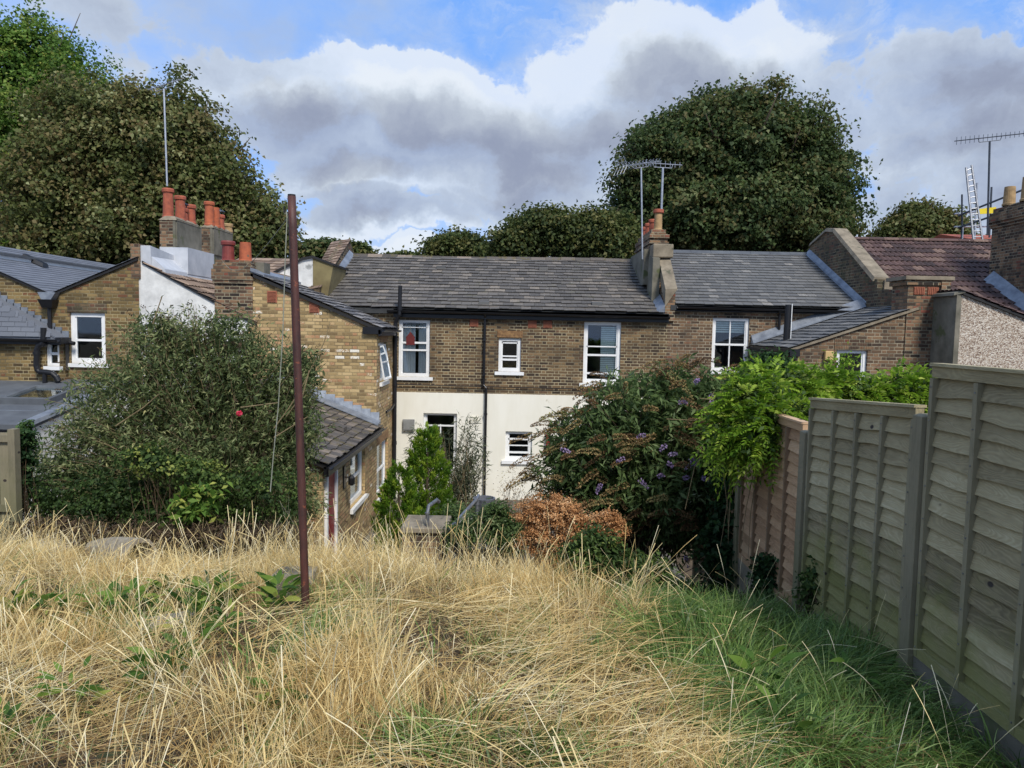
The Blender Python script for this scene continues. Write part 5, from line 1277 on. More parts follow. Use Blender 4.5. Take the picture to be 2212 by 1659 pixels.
tree('sycamore_tree', 'broad brownish green tree behind the left chimney stacks', [(340,330,140,135),(210,310,130,120),(430,400,105,115),(140,430,120,130),(330,470,180,120),(535,478,72,80),(200,520,180,90),(470,515,140,75),(385,300,75,75),(585,508,40,52)], 31, 2700, 56, .58, .18, .135, 'leaf_sycamore', r0=.45, nl=30, base_u=370, bright=.06)
tree('round_oak_tree', 'big round dark green tree behind the middle chimney stack', [(1595,338,185,125),(1450,375,118,105),(1718,402,110,118),(1592,462,236,106),(1500,298,90,62),(1665,302,82,60),(1395,470,80,75),(1765,472,62,70),(1590,266,85,52)], 36, 2900, 56, .6, .20, .15, 'leaf_oak', r0=.55, nl=30, bright=.06)
tree('bushy_tree', 'mid green bushy tree rising behind the centre of the slate roof', [(1180,500,72,45),(1120,525,60,32),(1240,520,60,36),(1290,500,62,42),(1330,530,60,40)], 33, 900, 44, .5, .18, .13, 'leaf_midtree', r0=.25, nl=8)
tree('bushy_tree', 'small rounded tree left of centre on the roofline', [(985,535,52,28),(1035,545,32,18),(950,545,26,16)], 36, 380, 40, .45, .18, .13, 'leaf_midtree', r0=.2, nl=4)
tree('bushy_tree', 'low treetop peeping over the ridge between post and gable', [(690,548,42,24),(730,556,26,16)], 40, 300, 24, .45, .26, .18, 'leaf_oak', r0=.2, nl=4)
tree('bushy_tree', 'tiny treetop just right of the pointed gable coping', [(773,548,22,18)], 40, 110, 24, .4, .26, .18, 'leaf_midtree', r0=.15, nl=2)
tree('bushy_tree', 'flat distant treetop touching the ridge of the slate roof', [(865,560,42,8),(905,562,30,6)], 44, 150, 22, .4, .26, .18, 'leaf_midtree', r0=.15, nl=2)
tree('bushy_tree', 'small tree behind the brown tiled ridge left of the scaffold', [(1985,495,58,42),(1930,518,42,18),(2040,500,38,34),(2060,520,30,22),(1970,465,22,22)], 34, 650, 44, .45, .18, .125, 'leaf_sycamore', r0=.2, nl=8)

def shrub(name, label, blobs, Y, base, nst, nleaf, L, W, mat, twig='twig', depth=.8, spread=.16, lo=.7, fill=0, fillmat=None, rt=.006, t0=.35, cat='shrub', arch=.22, droop=.3, leafup=.2, tipj=1.05, zmin=None):
    bl = blob_world(blobs, Y, depth); T = thing(name, base, label, cat); B = np.array(base)
    tips, d = sample_shell(bl, nst, lo, tipj, .12); n = len(tips)
    P0 = B + rs.normal(size=(n, 3))*np.array([.28, .25, 0.02]); Pm = P0*.45+tips*.55 + np.array([0, 0, arch])*np.linalg.norm(tips-P0, axis=1)[:, None]*rs.uniform(.3, 1.2, (n, 1))
    np_mesh('stems', *tubes_np(P0, tips, Pm, np.full(n, rt*1.6), np.full(n, rt*.35), rs.uniform(0, 1, n), 6), twig, T)
    k = np.repeat(np.arange(n), nleaf); t = rs.uniform(t0, 1.0, len(k))[:, None]**.8
    c = (1-t)**2*P0[k]+2*t*(1-t)*Pm[k]+t*t*tips[k]; tan = norm(2*(1-t)*(Pm[k]-P0[k])+2*t*(tips[k]-Pm[k]))
    sh = (k*7 + (t[:, 0]*9).astype(int)*13) % 97
    off = np.stack([np.sin(sh*2.4), np.cos(sh*1.7), np.sin(sh*.9)*.8], 1)*spread*rs.uniform(.1, 1.1, (len(k), 1))
    p = c+off+rs.normal(size=c.shape)*spread*.3
    dd = norm(tan*.5+norm(off)*.8+rs.normal(size=p.shape)*.55+np.array([0, 0, -droop])); nn = norm(rs.normal(size=p.shape)*.6+np.array([0, 0, 1.0]))
    s = rs.uniform(.55, 1.25, len(p)); tone = rs.uniform(0, 1, n)
    r = .5*tone[k]+.5*rs.uniform(0, 1, len(k)); parts = [leaves(p, dd, nn, L*s, W*s, r)]
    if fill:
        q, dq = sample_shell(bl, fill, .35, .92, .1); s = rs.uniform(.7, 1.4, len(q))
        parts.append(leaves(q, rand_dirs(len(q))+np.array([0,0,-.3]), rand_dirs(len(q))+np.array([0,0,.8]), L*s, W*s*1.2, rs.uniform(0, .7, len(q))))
    np_mesh('foliage', *cat3(parts), mat, T)
    return T, bl, tips, norm(tips-Pm)
def panicles(tips, dirs, L, rad, nf, size, mat, parent, name='flower_spikes', curve=.5):
    n = len(tips); k = np.repeat(np.arange(n), nf); t = rs.uniform(0, 1, len(k))[:, None]; Ls = (L*rs.uniform(.6, 1.25, n))[k][:, None]
    dirs = norm(dirs+np.array([0, 0, -.15])); c = tips[k]+dirs[k]*Ls*t+np.array([0, 0, -1.])*Ls*curve*t*t*.6
    o = rand_dirs(len(k)); o = norm(o-dirs[k]*np.sum(o*dirs[k], 1, keepdims=True)); p = c+o*rad*np.minimum(1, t*6+.3)*(1-t)**.5*rs.uniform(.45, 1, t.shape)
    s = rs.uniform(.7, 1.3, len(k)); np_mesh(name, *leaves(p, o+dirs[k]*.4, rand_dirs(len(k)), size*s, size*.8*s, np.clip(rs.uniform(0, 1, n)[k]*.6+rs.uniform(0, .4, len(k)), 0, 1)), mat, parent)

# big buddleia on the right
BR = [(1400,880,150,90),(1300,950,130,85),(1500,870,120,90),(1270,1010,110,70),(1420,1010,170,110),(1560,930,70,130),(1350,1060,150,60),(1530,1060,90,110),(1480,1100,80,100)]
T, bl, tips, dr = shrub('butterfly_bush', 'large dark butterfly bush with brown and purple flower spikes beside the brown fence panel', BR, 9.9, (1.75, 10.2, -3.1), 560, 60, .13, .030, 'leaf_bud_r', twig='twig_dark', spread=.13, lo=.78, fill=15000, rt=.009, depth=1.0)
f = rs.uniform(size=len(tips)) < .36; front = dr[:, 2] > -.4
f = rs.uniform(size=len(tips)) < .55; a = f & (tips[:, 1] < 10.15); na = int(a.sum()); dv = np.stack([-np.sign(2.2-tips[a][:,0]+rs.normal(size=na)*.8)*rs.uniform(.5,1.2,na), rs.uniform(-.6,.1,na), rs.uniform(-.25,.7,na)], 1)
panicles(tips[a]+np.array([0,-.05,0]), dv, .34, .040, 230, .022, 'seed_brown', T)
# extra long tips reaching out to the left, as in the photo
ex = np.array([P(u, v, 9.6) for u, v in ((1190,975),(1155,1005),(1180,1040),(1150,985),(1215,930),(1240,890),(1190,915),(1145,1020),(1170,1065),(1210,1085),(1225,960),(1250,1060),(1160,940),(1290,880),(1480,800),(1420,820),(1350,850),(1460,790),(1540,820))])
bs = np.tile(np.array(P(1340,1010,9.9)), (len(ex), 1))
md = (bs+ex)/2+np.array([0,0,.12]); np_mesh('long_stems', *tubes_np(bs, ex, md, np.full(len(ex),.007), np.full(len(ex),.003), rs.uniform(0,1,len(ex))), 'twig_dark', T)
k = np.repeat(np.arange(len(ex)), 80); t = rs.uniform(.3, 1, len(k))[:, None]; c = (1-t)**2*bs[k]+2*t*(1-t)*md[k]+t*t*ex[k]
np_mesh('long_stem_leaves', *leaves(c+rs.normal(size=c.shape)*.05, norm(ex-bs)[k]*.6+rs.normal(size=c.shape)*.6+np.array([0,0,-.4]), rand_dirs(len(k))+np.array([0,0,1]), .13*rs.uniform(.6,1.1,len(k)), .028, rs.uniform(0,.8,len(k))), 'leaf_bud_r', T)
panicles(ex, norm(ex-md), .34, .036, 220, .020, 'seed_brown', T, 'long_flower_spikes')
pur = np.array([P(u, v, 9.0) for u, v in ((1540,892),(1395,940),(1440,960),(1445,985),(1490,990),(1505,1000),(1420,1030),(1475,1035),(1515,1032),(1440,1000),(1560,1160),(1480,1200),(1210,970),(1535,850),(1380,1035),(1300,1045),(1500,830),(1350,990),(1595,1140),(1465,870))])
panicles(pur, norm(rs.normal(size=pur.shape)*np.array([1,.3,.5])), .13, .020, 60, .022, 'purple', T, 'purple_flower_spikes')

# big bush on the left
BL = [(390,800,150,110),(270,870,140,105),(540,820,125,115),(190,990,130,100),(420,960,200,140),(625,930,80,130),(120,1060,100,80),(400,1090,270,80),(600,1080,95,100),(490,725,80,60),(340,715,70,45),(650,800,50,60)]
T, bl, tips, dr = shrub('butterfly_bush', 'huge olive grey twiggy bush in front of the white rendered wing', BL, 9.9, (-3.9, 10.3, -3.1), 1150, 62, .085, .020, 'leaf_bud_l', spread=.12, lo=.75, fill=26000, rt=.007, depth=.75, tipj=1.3)
a = (rs.uniform(size=len(tips)) < .35) & (dr[:, 2] > 0); panicles(tips[a], dr[a], .13, .014, 22, .018, 'twig_dark', T, 'seed_spikes', curve=.4)
# sprigs standing above it against the white wall
uu = rs.uniform(300, 530, 120); vv = 745-75*np.sin((uu-280)/260*np.pi)**1.2+rs.uniform(-15, 60, 120)+np.where(uu>430, 30, 0)
ex = np.array([P(u, v, 10.0+rs.uniform(-.4,.4)) for u, v in zip(uu, vv)]); bs = ex*np.array([1,1,1])+np.stack([rs.uniform(-.3,.3,120), rs.uniform(-.2,.2,120), -rs.uniform(.5,.9,120)], 1)
md = (ex+bs)/2+rs.normal(size=ex.shape)*.05; np_mesh('sprigs', *tubes_np(bs, ex, md, np.full(120,.0045), np.full(120,.002), rs.uniform(0,1,120)), 'twig', T)
k = np.repeat(np.arange(120), 34); t = rs.uniform(.2, 1, len(k))[:, None]; c = (1-t)**2*bs[k]+2*t*(1-t)*md[k]+t*t*ex[k]
np_mesh('sprig_leaves', *leaves(c+rs.normal(size=c.shape)*.03, rs.normal(size=c.shape)+np.array([0,0,-.2]), rand_dirs(len(k))+np.array([0,0,1]), .075*rs.uniform(.6,1.1,len(k)), .018, rs.uniform(0,1,len(k))), 'leaf_bud_l', T)
panicles(ex[:55], norm(ex-md)[:55], .09, .014, 26, .018, 'twig_dark', T, 'sprig_tips', curve=.9)
m = MB()                                                       # pale dead branches
for pts in ([(592,925),(625,880),(650,840),(690,760)], [(592,945),(640,915),(665,900)], [(650,840),(640,870),(618,900)], [(668,800),(655,850),(648,880)], [(690,760),(700,740),(712,700)], [(250,920),(310,880),(345,850)], [(520,880),(600,870)], [(330,700),(350,640),(352,600)][:2]):
    m.tube([P(u, v, 9.2) for u, v in pts], [.008-.0015*i for i in range(len(pts))], 6)
m.obj('dead_branches', 'twig', T)
def leafy(name, label, blobs, Y, ncl, per, cr, L, W, mat, cat='plant', depth=.7, base=None, nst=30, **kw):
    bl = blob_world(blobs, Y, depth); c0 = np.mean([b[0] for b in bl], 0); z = base[2] if base else gz(c0[0], Y).item()
    b = base or (c0[0], Y, z); T = thing(name, b, label, cat)
    np_mesh('foliage', *foliage(bl, ncl, per, cr, L, W, **kw), mat, T)
    tips, d = sample_shell(bl, nst, .5, .95, .1); n = len(tips); P0 = np.array(b)+rs.normal(size=(n, 3))*np.array([.25,.15,0]); P0[:, 2] = z-.02
    np_mesh('stems', *tubes_np(P0, tips, (P0+tips)/2+rs.normal(size=(n,3))*.06, np.full(n,.006), np.full(n,.003), rs.uniform(0,1,n)), 'twig_dark', T)
    return T, bl
leafy('rose_bush', 'yellow green leaved rose bush low in the middle of the big olive bush', [(350,1000,70,28),(300,985,50,30),(440,1030,60,30)], 8.9, 70, 26, .12, .05, .034, 'leaf_rose', cat='bush', bright=.2)
leafy('rose_bush', 'mid green rose bush low on the right of the big olive bush', [(560,1050,90,50),(500,1090,80,40),(620,1110,50,40)], 9.0, 120, 22, .12, .045, .026, 'leaf_rose', cat='bush', bright=-.15)
leafy('bramble', 'dark green bramble under the left side of the big olive bush', [(250,1060,100,50),(160,1100,100,50),(360,1115,110,40),(90,1080,60,50)], 9.1, 200, 24, .16, .05, .028, 'leaf_rose', cat='bush', bright=-.3)
leafy('laurel_plant', 'small glossy plant with large pale green leaves at the foot of the big bush', [(430,1085,40,34),(400,1098,26,24)], 8.5, 20, 14, .12, .13, .05, 'leaf_dock', cat='plant', bright=.15)
leafy('ivy', 'narrow green climber on the end of the low white extension wall', [(55,960,14,52),(45,1020,20,40)], 8.9, 90, 22, .06, .045, .034, 'leaf_ivy', cat='climber', bright=.2)
# pink rose
c = P(517, 893, 9.0); T = MB()
for i in range(26):
    d = Vector((random.uniform(-1,1), random.uniform(-1,.3), random.uniform(-1,1))).normalized(); o = c+d*.024; q = d.orthogonal().normalized()*.02; w = d.cross(q).normalized()*.02
    T.face([o-q, o-w*1.0+d*.012, o+q, o+w+d*.012])
tag(T.obj('pink_flower', 'pinkrose'), 'single bright pink rose flower on the right of the big olive bush', 'flower')

# climbing wisteria over the fence
def wisteria():
    T = thing('wisteria', (2.75, 8.0, -2.8), 'bright green climbing wisteria spilling over the fence panels', 'climber')
    bl = blob_world([(1630,880,70,60,0),(1700,850,70,50,.3),(1590,940,50,60,0),(1660,930,60,60,-.3),(1720,890,45,28,-.2)], 7.7, .6)+blob_world([(1790,850,70,36),(1870,856,70,30),(1950,848,70,38),(2010,845,40,34),(1640,822,60,30),(1720,830,50,30)], 8.2, .7)
    pos, d = sample_shell(bl, 1500, .55, 1.05, .15); n = len(pos); K = 6
    ax = norm(d*.7+rs.normal(size=d.shape)*.5+np.array([-.1,-.2,.15])); Lr = rs.uniform(.16, .30, n); sd_ = norm(np.cross(ax, np.array([0,0,1.])+rs.normal(size=d.shape)*.25)); parts = []; tone = rs.uniform(0, 1, n)
    for j in range(K):
        t = (j+1.2)/(K+.8)
        c = pos+ax*(Lr*t)[:, None]+np.array([0,0,-1.])*(Lr*t*t*.45)[:, None]
        for s in (-1, 1):
            dd = sd_*s+ax*.55+np.array([0,0,-.25]); parts.append(leaves(c, dd, np.cross(sd_, ax)+rs.normal(size=d.shape)*.15, rs.uniform(.055,.08,n)*(1-.3*abs(t-.5)), .024, np.clip(tone*.6+rs.uniform(0,.4,n), 0, 1)))
    c = pos+ax*Lr[:, None]+np.array([0,0,-1.])*(Lr*.45)[:, None]; parts.append(leaves(c, ax+np.array([0,0,-.5]), sd_, .075, .026, tone))
    np_mesh('foliage', *cat3(parts), 'leaf_wist', T)
    P1 = pos+ax*Lr[:, None]+np.array([0,0,-1.])*(Lr*.45)[:, None]; np_mesh('leaf_stalks', *tubes_np(pos, P1, (pos+P1)/2+np.array([0,0,.02]), np.full(n,.0022), np.full(n,.001), tone, 3), 'leaf_wist', T)
    np_mesh('inner_leaves', *foliage(bl, 240, 20, .16, .06, .03, interior=.6), 'leaf_rose', T)
    m = MB(); rr = random.Random(4)
    for i in range(16):
        a = P(rr.uniform(1570,1700), rr.uniform(880,940), 7.8); b = a+Vector((rr.uniform(-.4,.1), rr.uniform(-.2,.4), -rr.uniform(.4,1.5))); m.tube([a, a.lerp(b,.35)+Vector((rr.uniform(-.2,.1),0,.05)), a.lerp(b,.7)+Vector((rr.uniform(-.1,.1),0,0)), b], [.007,.006,.005,.003], 5)
    for pts in ([(1440,905),(1500,908),(1520,895),(1540,850),(1570,845)], [(1510,860),(1590,870),(1640,830)], [(1530,960),(1500,1010),(1480,1100)], [(1560,920),(1545,1000),(1530,1040)]): m.tube([P(u,v,7.9) for u, v in pts], .004, 5)
    m.obj('vines', 'twig', T)
wisteria()
leafy('ivy', 'dark ivy curtain hanging beside the brown fence panel', [(1590,1020,40,70),(1595,1120,40,90),(1590,1220,45,80),(1560,1200,30,90)], 8.75, 300, 26, .14, .07, .055, 'leaf_ivy', cat='climber', base=(2.55, 8.8, -3.0), depth=1.0)
leafy('ivy', 'ivy tuft climbing the foot of the brown fence panel', [(1652,1260,18,70),(1668,1320,26,40)], 7.3, 90, 22, .07, .055, .042, 'leaf_ivy', cat='climber', bright=.15)
leafy('bramble', 'bramble sprig climbing the middle fence panel', [(1762,1280,22,50),(1775,1230,14,26)], 6.3, 46, 16, .08, .055, .04, 'leaf_rose', cat='climber')
leafy('elder_shrub', 'dark leafy shrub in front of the small slated outrigger', [(1660,800,42,40),(1640,835,30,30)], 14.5, 90, 24, .2, .12, .05, 'leaf_ivy', cat='shrub', base=(5.2, 14.6, -4.4), bright=.1)
leafy('climber_sprig', 'thin light green sprig against the outrigger wall beside the white window', [(1810,800,36,34),(1790,830,22,22)], 12.0, 30, 12, .16, .08, .03, 'leaf_wist', cat='climber', base=(5.3, 12.0, -4.4), interior=.05)

# conifers and shrubs in the yard
def conifer(label, u, vt, Y, R, nc, per, zb=-4.42):
    top = P(u, vt, Y); T = thing('conifer', (top.x, Y, zb), label, 'conifer', 'conifers in the yard'); H = top.z-zb
    tc = rs.uniform(0, 1, nc)**.85; an = rs.uniform(0, 2*math.pi, nc); env = R*np.minimum(1, tc*2.1+.04)**.8
    rc = env*rs.uniform(.55, 1.12, nc); tone = rs.uniform(0, 1, nc)
    cc = np.stack([top.x+rc*np.cos(an), Y+rc*np.sin(an), top.z-H*tc], 1); oc = np.stack([np.cos(an), np.sin(an), np.zeros(nc)], 1)
    cid = np.repeat(np.arange(nc), per); n = len(cid); s_ = rs.uniform(0, 1, n)[:, None]
    ax = norm(oc*.75+np.array([0, 0, 1.2])+rs.normal(size=oc.shape)*.25)[cid]
    p = cc[cid]+ax*s_*.20+rs.normal(size=(n, 3))*.030*(1.15-s_)
    d = norm(ax+rs.normal(size=p.shape)*.38)
    np_mesh('foliage', *leaves(p, d, rs.normal(size=p.shape)+oc[cid], rs.uniform(.045, .09, n), .016, np.clip(.55*tone[cid]+.25*rs.uniform(0, 1, n)+.25*s_[:, 0], 0, 1)), 'leaf_conifer', T)
    m = MB(); m.tube([(top.x,Y,zb-.1),(top.x,Y,top.z-.05)], [.05,.01], 8); m.obj('trunk', 'bark', T)
conifer('tall bright green conifer in front of the cream wall', 924, 934, 14.2, .38, 330, 75)
conifer('small lime green conifer beside the yellow brick wing', 862, 1016, 13.0, .36, 220, 75)
shrub('willow_leaf_shrub', 'airy grey green shrub with narrow drooping leaves before the cream wall', [(955,990,75,85),(900,960,32,50),(1010,960,40,70),(990,1060,60,50),(1030,1010,26,60)], 15.4, (-1.2, 15.4, -4.4), 150, 50, .14, .022, 'leaf_willow', spread=.10, lo=.6, cat='shrub', rt=.006, droop=.5)
leafy('weed_clump', 'thin dried weeds against the foot of the cream wall', [(1105,1060,26,50),(1145,1090,26,26)], 13.5, 40, 14, .12, .05, .012, 'seed_brown', cat='weeds', base=(.0, 13.5, -4.4), interior=.05)
leafy('weed_clump', 'dark low weeds along the yard wall beyond the handrails', [(1060,1130,40,30),(990,1120,40,30),(1110,1150,40,25),(1020,1160,50,25)], 11.6, 200, 22, .15, .06, .02, 'leaf_bud_r', cat='weeds')
leafy('weed_clump', 'dark tangled weeds growing over the garden steps below the handrail', [(1000,1150,40,26),(1050,1140,50,36),(1100,1150,45,40),(1075,1110,30,24)], 9.45, 260, 22, .10, .055, .022, 'leaf_bud_r', cat='weeds', bright=-.1)
# dead flower heads
T, bl = leafy('dried_hydrangea', 'shrub covered in rusty brown dried flower heads in the centre', [(1165,1110,52,42),(1215,1110,45,36),(1250,1135,30,30),(1155,1160,36,36),(1215,1165,40,30),(1185,1200,34,30)], 8.3, 420, 44, .06, .022, .015, 'dead', cat='shrub', nst=140, interior=.12, rough=.9)
leafy('dried_hydrangea', 'smaller clump of pale brown dried flower heads on the right', [(1315,1120,34,20),(1290,1145,24,20),(1335,1150,20,22)], 8.1, 110, 40, .06, .022, .015, 'dead', cat='shrub', nst=50, interior=.12, rough=.9)
leafy('weed_clump', 'tall leafy green weeds to the right of the dried flower heads', [(1290,1175,46,36),(1320,1230,80,50),(1250,1220,50,45),(1390,1250,60,50),(1340,1300,90,40),(1240,1280,60,30)], 7.4, 480, 22, .10, .055, .024, 'leaf_rose', cat='weeds', nst=80)
leafy('weed_clump', 'dark tangled weeds in the shade at the end of the fence path', [(1440,1290,70,40),(1520,1310,80,35),(1590,1320,60,30)], 7.6, 330, 22, .10, .05, .03, 'leaf_ivy', cat='weeds', nst=50)
leafy('weed_clump', 'dead brown weeds spread under the left bush', [(120,1140,110,20),(280,1150,120,18),(450,1150,120,18),(600,1150,70,18)], 8.4, 260, 20, .12, .06, .012, 'twig_dark', cat='weeds', nst=120)

# ------------------------------------------------------------------ grass
def vnoise(x, y, s, seed=0):
    r = np.zeros_like(x)
    for i in range(5):
        a = seed*1.3+i*2.1; r += np.sin(x*s*(1+.37*i)*math.cos(a)+y*s*(1+.31*i)*math.sin(a)+i*1.7+seed)
    return r/5
def greenness(x, y):
    g = sstep(x+.12*np.sin(y*3.1), .80, 1.15)*sstep(-y, -7.2, -6.4) + sstep(x, .5, 1.0)*sstep(y, 6.0, 6.6)
    g = np.maximum(g, sstep(.35*vnoise(x, y, 2.2, 3)+x*.25+.1, .42, .60)*(x > -.3))
    for (u, v, ru, rv) in ((1385,1385,60,40),(1270,1420,40,35),(660,1400,60,55),(900,1640,80,30),(1500,1560,60,40),(1150,1630,60,30),(560,1640,50,40),(1180,1370,40,25)):
        r = CR @ Vector(((u-1106)/F_PX, -(v-829.5)/F_PX, -1.0)); Yc = 5.0
        for _ in range(12): Yc = Yc*.5+.5*min(12, max(2, gz(r.x/r.y*Yc, Yc).item()/(r.z/r.y)))
        g = np.maximum(g, np.exp(-(((x-r.x/r.y*Yc)/(ru/F_PX*Yc))**2+((y-Yc)/(rv/F_PX*Yc*2.2))**2)*1.4))
    return np.clip(g, 0, 1)
def on_ground(u, v):
    r = CR @ Vector(((u-1106)/F_PX, -(v-829.5)/F_PX, -1.0)); Yc = 5.0
    for _ in range(20): Yc = Yc*.5+.5*min(12, max(2, gz(r.x/r.y*Yc, Yc).item()/(r.z/r.y)))
    return Vector((r.x/r.y*Yc, Yc, gz(r.x/r.y*Yc, Yc).item()))
def field(n, y0=2.0, y1=9.6, power=1.0):
    y = y0+(y1-y0)*rs.uniform(0, 1, n)**power; x = rs.uniform(-1, 1, n)*(y*.78+.5); k = (x < 2.6); return x[k], y[k]
def build_grass():
    # tussocks of upright dry stalks
    x, y = field(4200, 2.0, 9.4, .8); g = greenness(x, y)
    front = sstep(x, -.7, .0)*sstep(-y, -6.2, -5.0)
    hgt = .33+.20*vnoise(x, y, 1.3, 1)-.11*sstep(y, 5.2, 7.6)-.10*sstep(x, -2.4, -1.2)*sstep(y, 6.2, 7.6)-.17*front
    gap = vnoise(x, y, 2.3, 9)+.10*sstep(y, 5.4, 6.4)
    pole_gap = (np.abs(x+1.38) < .30) & (y > 3.7) & (y < 5.25)
    k = ~pole_gap & (g < .5) & (hgt > .1) & (gap > .0) & ~((x > .15+.2*np.sin(y*5)) & (y > 6.3)); x, y, hgt = x[k], y[k], hgt[k]; n = len(x); per = 36
    c = np.repeat(np.arange(n), per); N = len(c)
    sp = rs.uniform(.02, .11, n)[c]; px = x[c]+rs.normal(size=N)*sp; py = y[c]+rs.normal(size=N)*sp
    lean = rs.normal(size=(n, 2))*.28; d = np.stack([lean[c, 0]+rs.normal(size=N)*.26, lean[c, 1]+rs.normal(size=N)*.26, np.ones(N)], 1)
    L = np.clip(hgt[c]*rs.uniform(.35, 1.25, N), .08, 1.0); tone = rs.uniform(0, 1, n)[c]*.5+rs.uniform(0, .5, N)
    p0 = np.stack([px, py, gz(px, py)-.02], 1)
    V = ribbons(p0, norm(d), L, rs.uniform(.0, .42, N)**1.2, rs.uniform(.0018, .0042, N), 4, tone, prof=lambda t: .95-.55*t+(.9 if t > .7 and t < .95 else 0))
    tag(np_mesh('dry_grass', *V, 'straw'), kind='stuff')
    # taller seeding stalks in loose bunches
    x, y = field(760, 2.3, 9.3, .8); k = ~((np.abs(x+1.38) < .32) & (y > 3.6) & (y < 5.3)) & (greenness(x, y) < .4) & ~((x > -.5) & (y < 5.2) & (rs.uniform(size=len(x)) < .8)) & ~((x > .3) & (y > 6.2)); x, y = x[k], y[k]; n = len(x); per = 17
    c = np.repeat(np.arange(n), per); N = len(c); px = x[c]+rs.normal(size=N)*.07; py = y[c]+rs.normal(size=N)*.07
    lean = rs.normal(size=(n, 2))*.16; d = np.stack([lean[c, 0]+rs.normal(size=N)*.17, lean[c, 1]+rs.normal(size=N)*.14, np.ones(N)], 1)
    tall = (rs.uniform(.40, .85, n)*(1-.18*sstep(y, 5.5, 7.5)))[c]*rs.uniform(.55, 1.15, N); V = ribbons(np.stack([px, py, gz(px, py)], 1), norm(d), tall, rs.uniform(.02, .45, N), rs.uniform(.002, .0042, N), 6, rs.uniform(.35, 1, N), prof=lambda t: .75-.35*t+(.9 if t > .78 else 0))
    tag(np_mesh('tall_dry_stalks', *V, 'straw'), kind='stuff')
    # matted, lying straw
    x, y = field(64000, 1.9, 9.6, .75); g = greenness(x, y); k = (rs.uniform(size=len(x)) > g*1.1) & (vnoise(x, y, 2.7, 21)+.5*sstep(x, -.9, .0)*(y < 5.4)+rs.normal(size=len(x))*.12 > .06) & ~((x > .3) & (y > 6.4)); x, y = x[k], y[k]; n = len(x); sw = vnoise(x, y, 1.4, 5)*3.0
    an = sw+rs.normal(size=n)*.9; d = norm(np.stack([np.cos(an), np.sin(an), rs.uniform(.02, .75, n)], 1)); h0 = rs.uniform(0, .16, n)*(1+.7*vnoise(x, y, 2.5, 2))
    V = ribbons(np.stack([x, y, gz(x, y)+h0], 1), d, rs.uniform(.15, .50, n), rs.uniform(.1, .6, n), rs.uniform(.002, .005, n), 3, np.clip(rs.uniform(0, 1, n)*.7+.35*vnoise(x, y, 2., 8)+.15, 0, 1))
    tag(np_mesh('matted_straw', *V, 'straw'), kind='stuff')
    x, y = field(36000, 1.9, 10.2, .75); n = len(x); an = rs.uniform(0, 6.3, n); d = norm(np.stack([np.cos(an), np.sin(an), rs.uniform(-.05, .35, n)], 1))
    V = ribbons(np.stack([x, y, gz(x, y)+rs.uniform(0, .07, n)], 1), d, rs.uniform(.1, .35, n), rs.uniform(0, .3, n), rs.uniform(.004, .008, n), 2, rs.uniform(0, 1, n))
    tag(np_mesh('thatch', *V, 'straw_dark'), kind='stuff')
    # green grass
    x, y = field(190000, 1.9, 9.8, .8); g = greenness(x, y)*.96+.30*(vnoise(x, y, 2.6, 4) > .33)*(y < 7)+.03; k = rs.uniform(size=len(x)) < g; x, y = x[k], y[k]; n = len(x)
    cl = vnoise(x, y, 9, 6); an = vnoise(x, y, 2.4, 7)*5+rs.normal(size=n)*.8; lean = rs.uniform(.15, .9, n)
    d = norm(np.stack([np.cos(an)*lean, np.sin(an)*lean, np.ones(n)], 1)); L = rs.uniform(.14, .36, n)*(1+.35*cl)*(1+.25*vnoise(x, y, 1.9, 11))
    V = ribbons(np.stack([x, y, gz(x, y)-.01], 1), d, L, rs.uniform(.15, .8, n), rs.uniform(.0035, .012, n), 4, np.clip(rs.uniform(0, .7, n)+.3*cl+.1, 0, 1), prof=lambda t: 1-.85*t**1.5)
    tag(np_mesh('green_grass', *V, 'green_grass'), kind='stuff')
    # a few pale seeding stalks over the green
    n = 160; x = rs.uniform(.8, 2.5, n); y = rs.uniform(2.6, 7.8, n); d = np.stack([rs.normal(size=n)*.4, rs.normal(size=n)*.3, np.ones(n)], 1)
    V = ribbons(np.stack([x, y, gz(x, y)], 1), norm(d), rs.uniform(.35, .75, n), rs.uniform(.1, .7, n), np.full(n, .0034), 7, rs.uniform(.5, 1, n), prof=lambda t: .5+(1.0 if t > .6 else 0)-.3*t)
    tag(np_mesh('seeding_stalks', *V, 'straw'), kind='stuff')
build_grass()
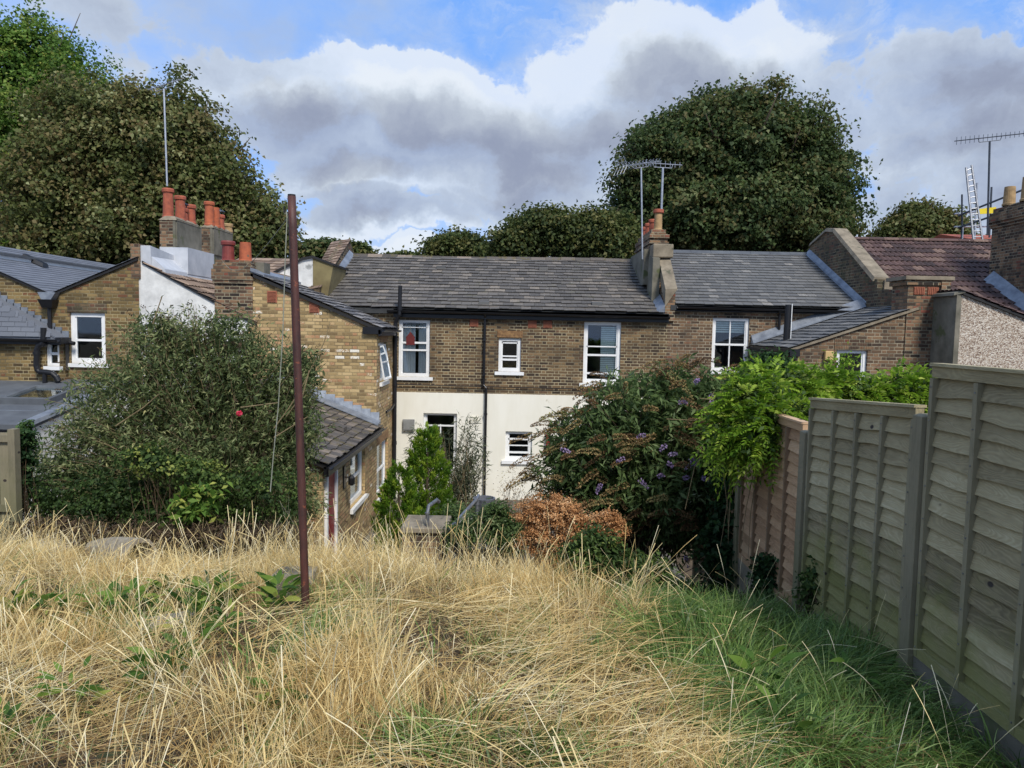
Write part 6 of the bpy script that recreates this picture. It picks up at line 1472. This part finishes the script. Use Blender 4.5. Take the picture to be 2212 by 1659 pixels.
def dock(u, v, n, L, label, spread=.13):
    n = int(n*2); L = L*.85; c = on_ground(u, v); T = thing('dock_plant', c, label, 'plant', 'dock plants scattered through the grass')
    an = rs.uniform(0, 6.3, n); r = rs.uniform(0, spread, n); p = np.stack([c.x+r*np.cos(an), c.y+r*np.sin(an), c.z+rs.uniform(.03,.24,n)], 1)
    d = np.stack([np.cos(an), np.sin(an), rs.uniform(.5, 1.6, n)], 1); W = L*.34
    w_ = rs.uniform(.7, 1.2, n)
    V = ribbons(p, norm(d), L*w_, rs.uniform(.2,.7,n), W*w_, 5, rs.uniform(0,1,n), prof=lambda t: [.25,.8,1.0,.85,.5,.05][int(round(t*5))])
    np_mesh('leaves', *V, 'leaf_dock', T)
    V = ribbons(np.stack([p[:,0],p[:,1],p[:,2]*0+c.z],1), norm(p-np.array([c.x,c.y,c.z-.05])), np.full(n,.12), np.zeros(n), np.full(n,.005), 2, rs.uniform(0,1,n)); np_mesh('stalks', *V, 'leaf_dock', T)
for (u, v, n, L, lab) in ((455,1330,34,.17,'broad leaved dock plant in dry grass, largest of the clumps left of the rusty post'),(415,1375,18,.14,'broad leaved dock plant just in front of the largest dock clump'),(290,1345,24,.15,'broad leaved dock plant midway across the left of the dry grass'),
        (215,1360,16,.13,'small dock plant left of the midway clump in the dry grass'),(30,1350,20,.15,'yellowish dock plant at the left edge of the dry grass'),(110,1365,12,.12,'small yellow green dock plant near the left edge'),
        (345,1500,26,.16,'dock plant in front of the half buried plank'),(400,1460,14,.12,'small dock plant right of the half buried plank'),(600,1330,16,.16,'dark dock plant against the concrete block'),
        (10,1640,12,.12,'dock plant at the lower left corner'),(150,1560,12,.12,'single small dock plant low on the left in the straw'),(1690,1600,10,.12,'broad dark dock leaves in the green grass at lower right'),(1840,1500,10,.12,'broad green dock leaves below the middle of the fence'),
        (1770,1345,12,.13,'dock plant at the foot of the middle fence panel'),(1640,1500,12,.17,'low dock leaves where straw meets the green grass'),(595,1575,10,.12,'small dock plant at bottom left of centre'),(370,1325,16,.13,'dock plant between the midway clump and the largest clump'),(490,1400,14,.12,'dock plant at the right front of the largest dock clump')):
    dock(u, v, n, L, lab)
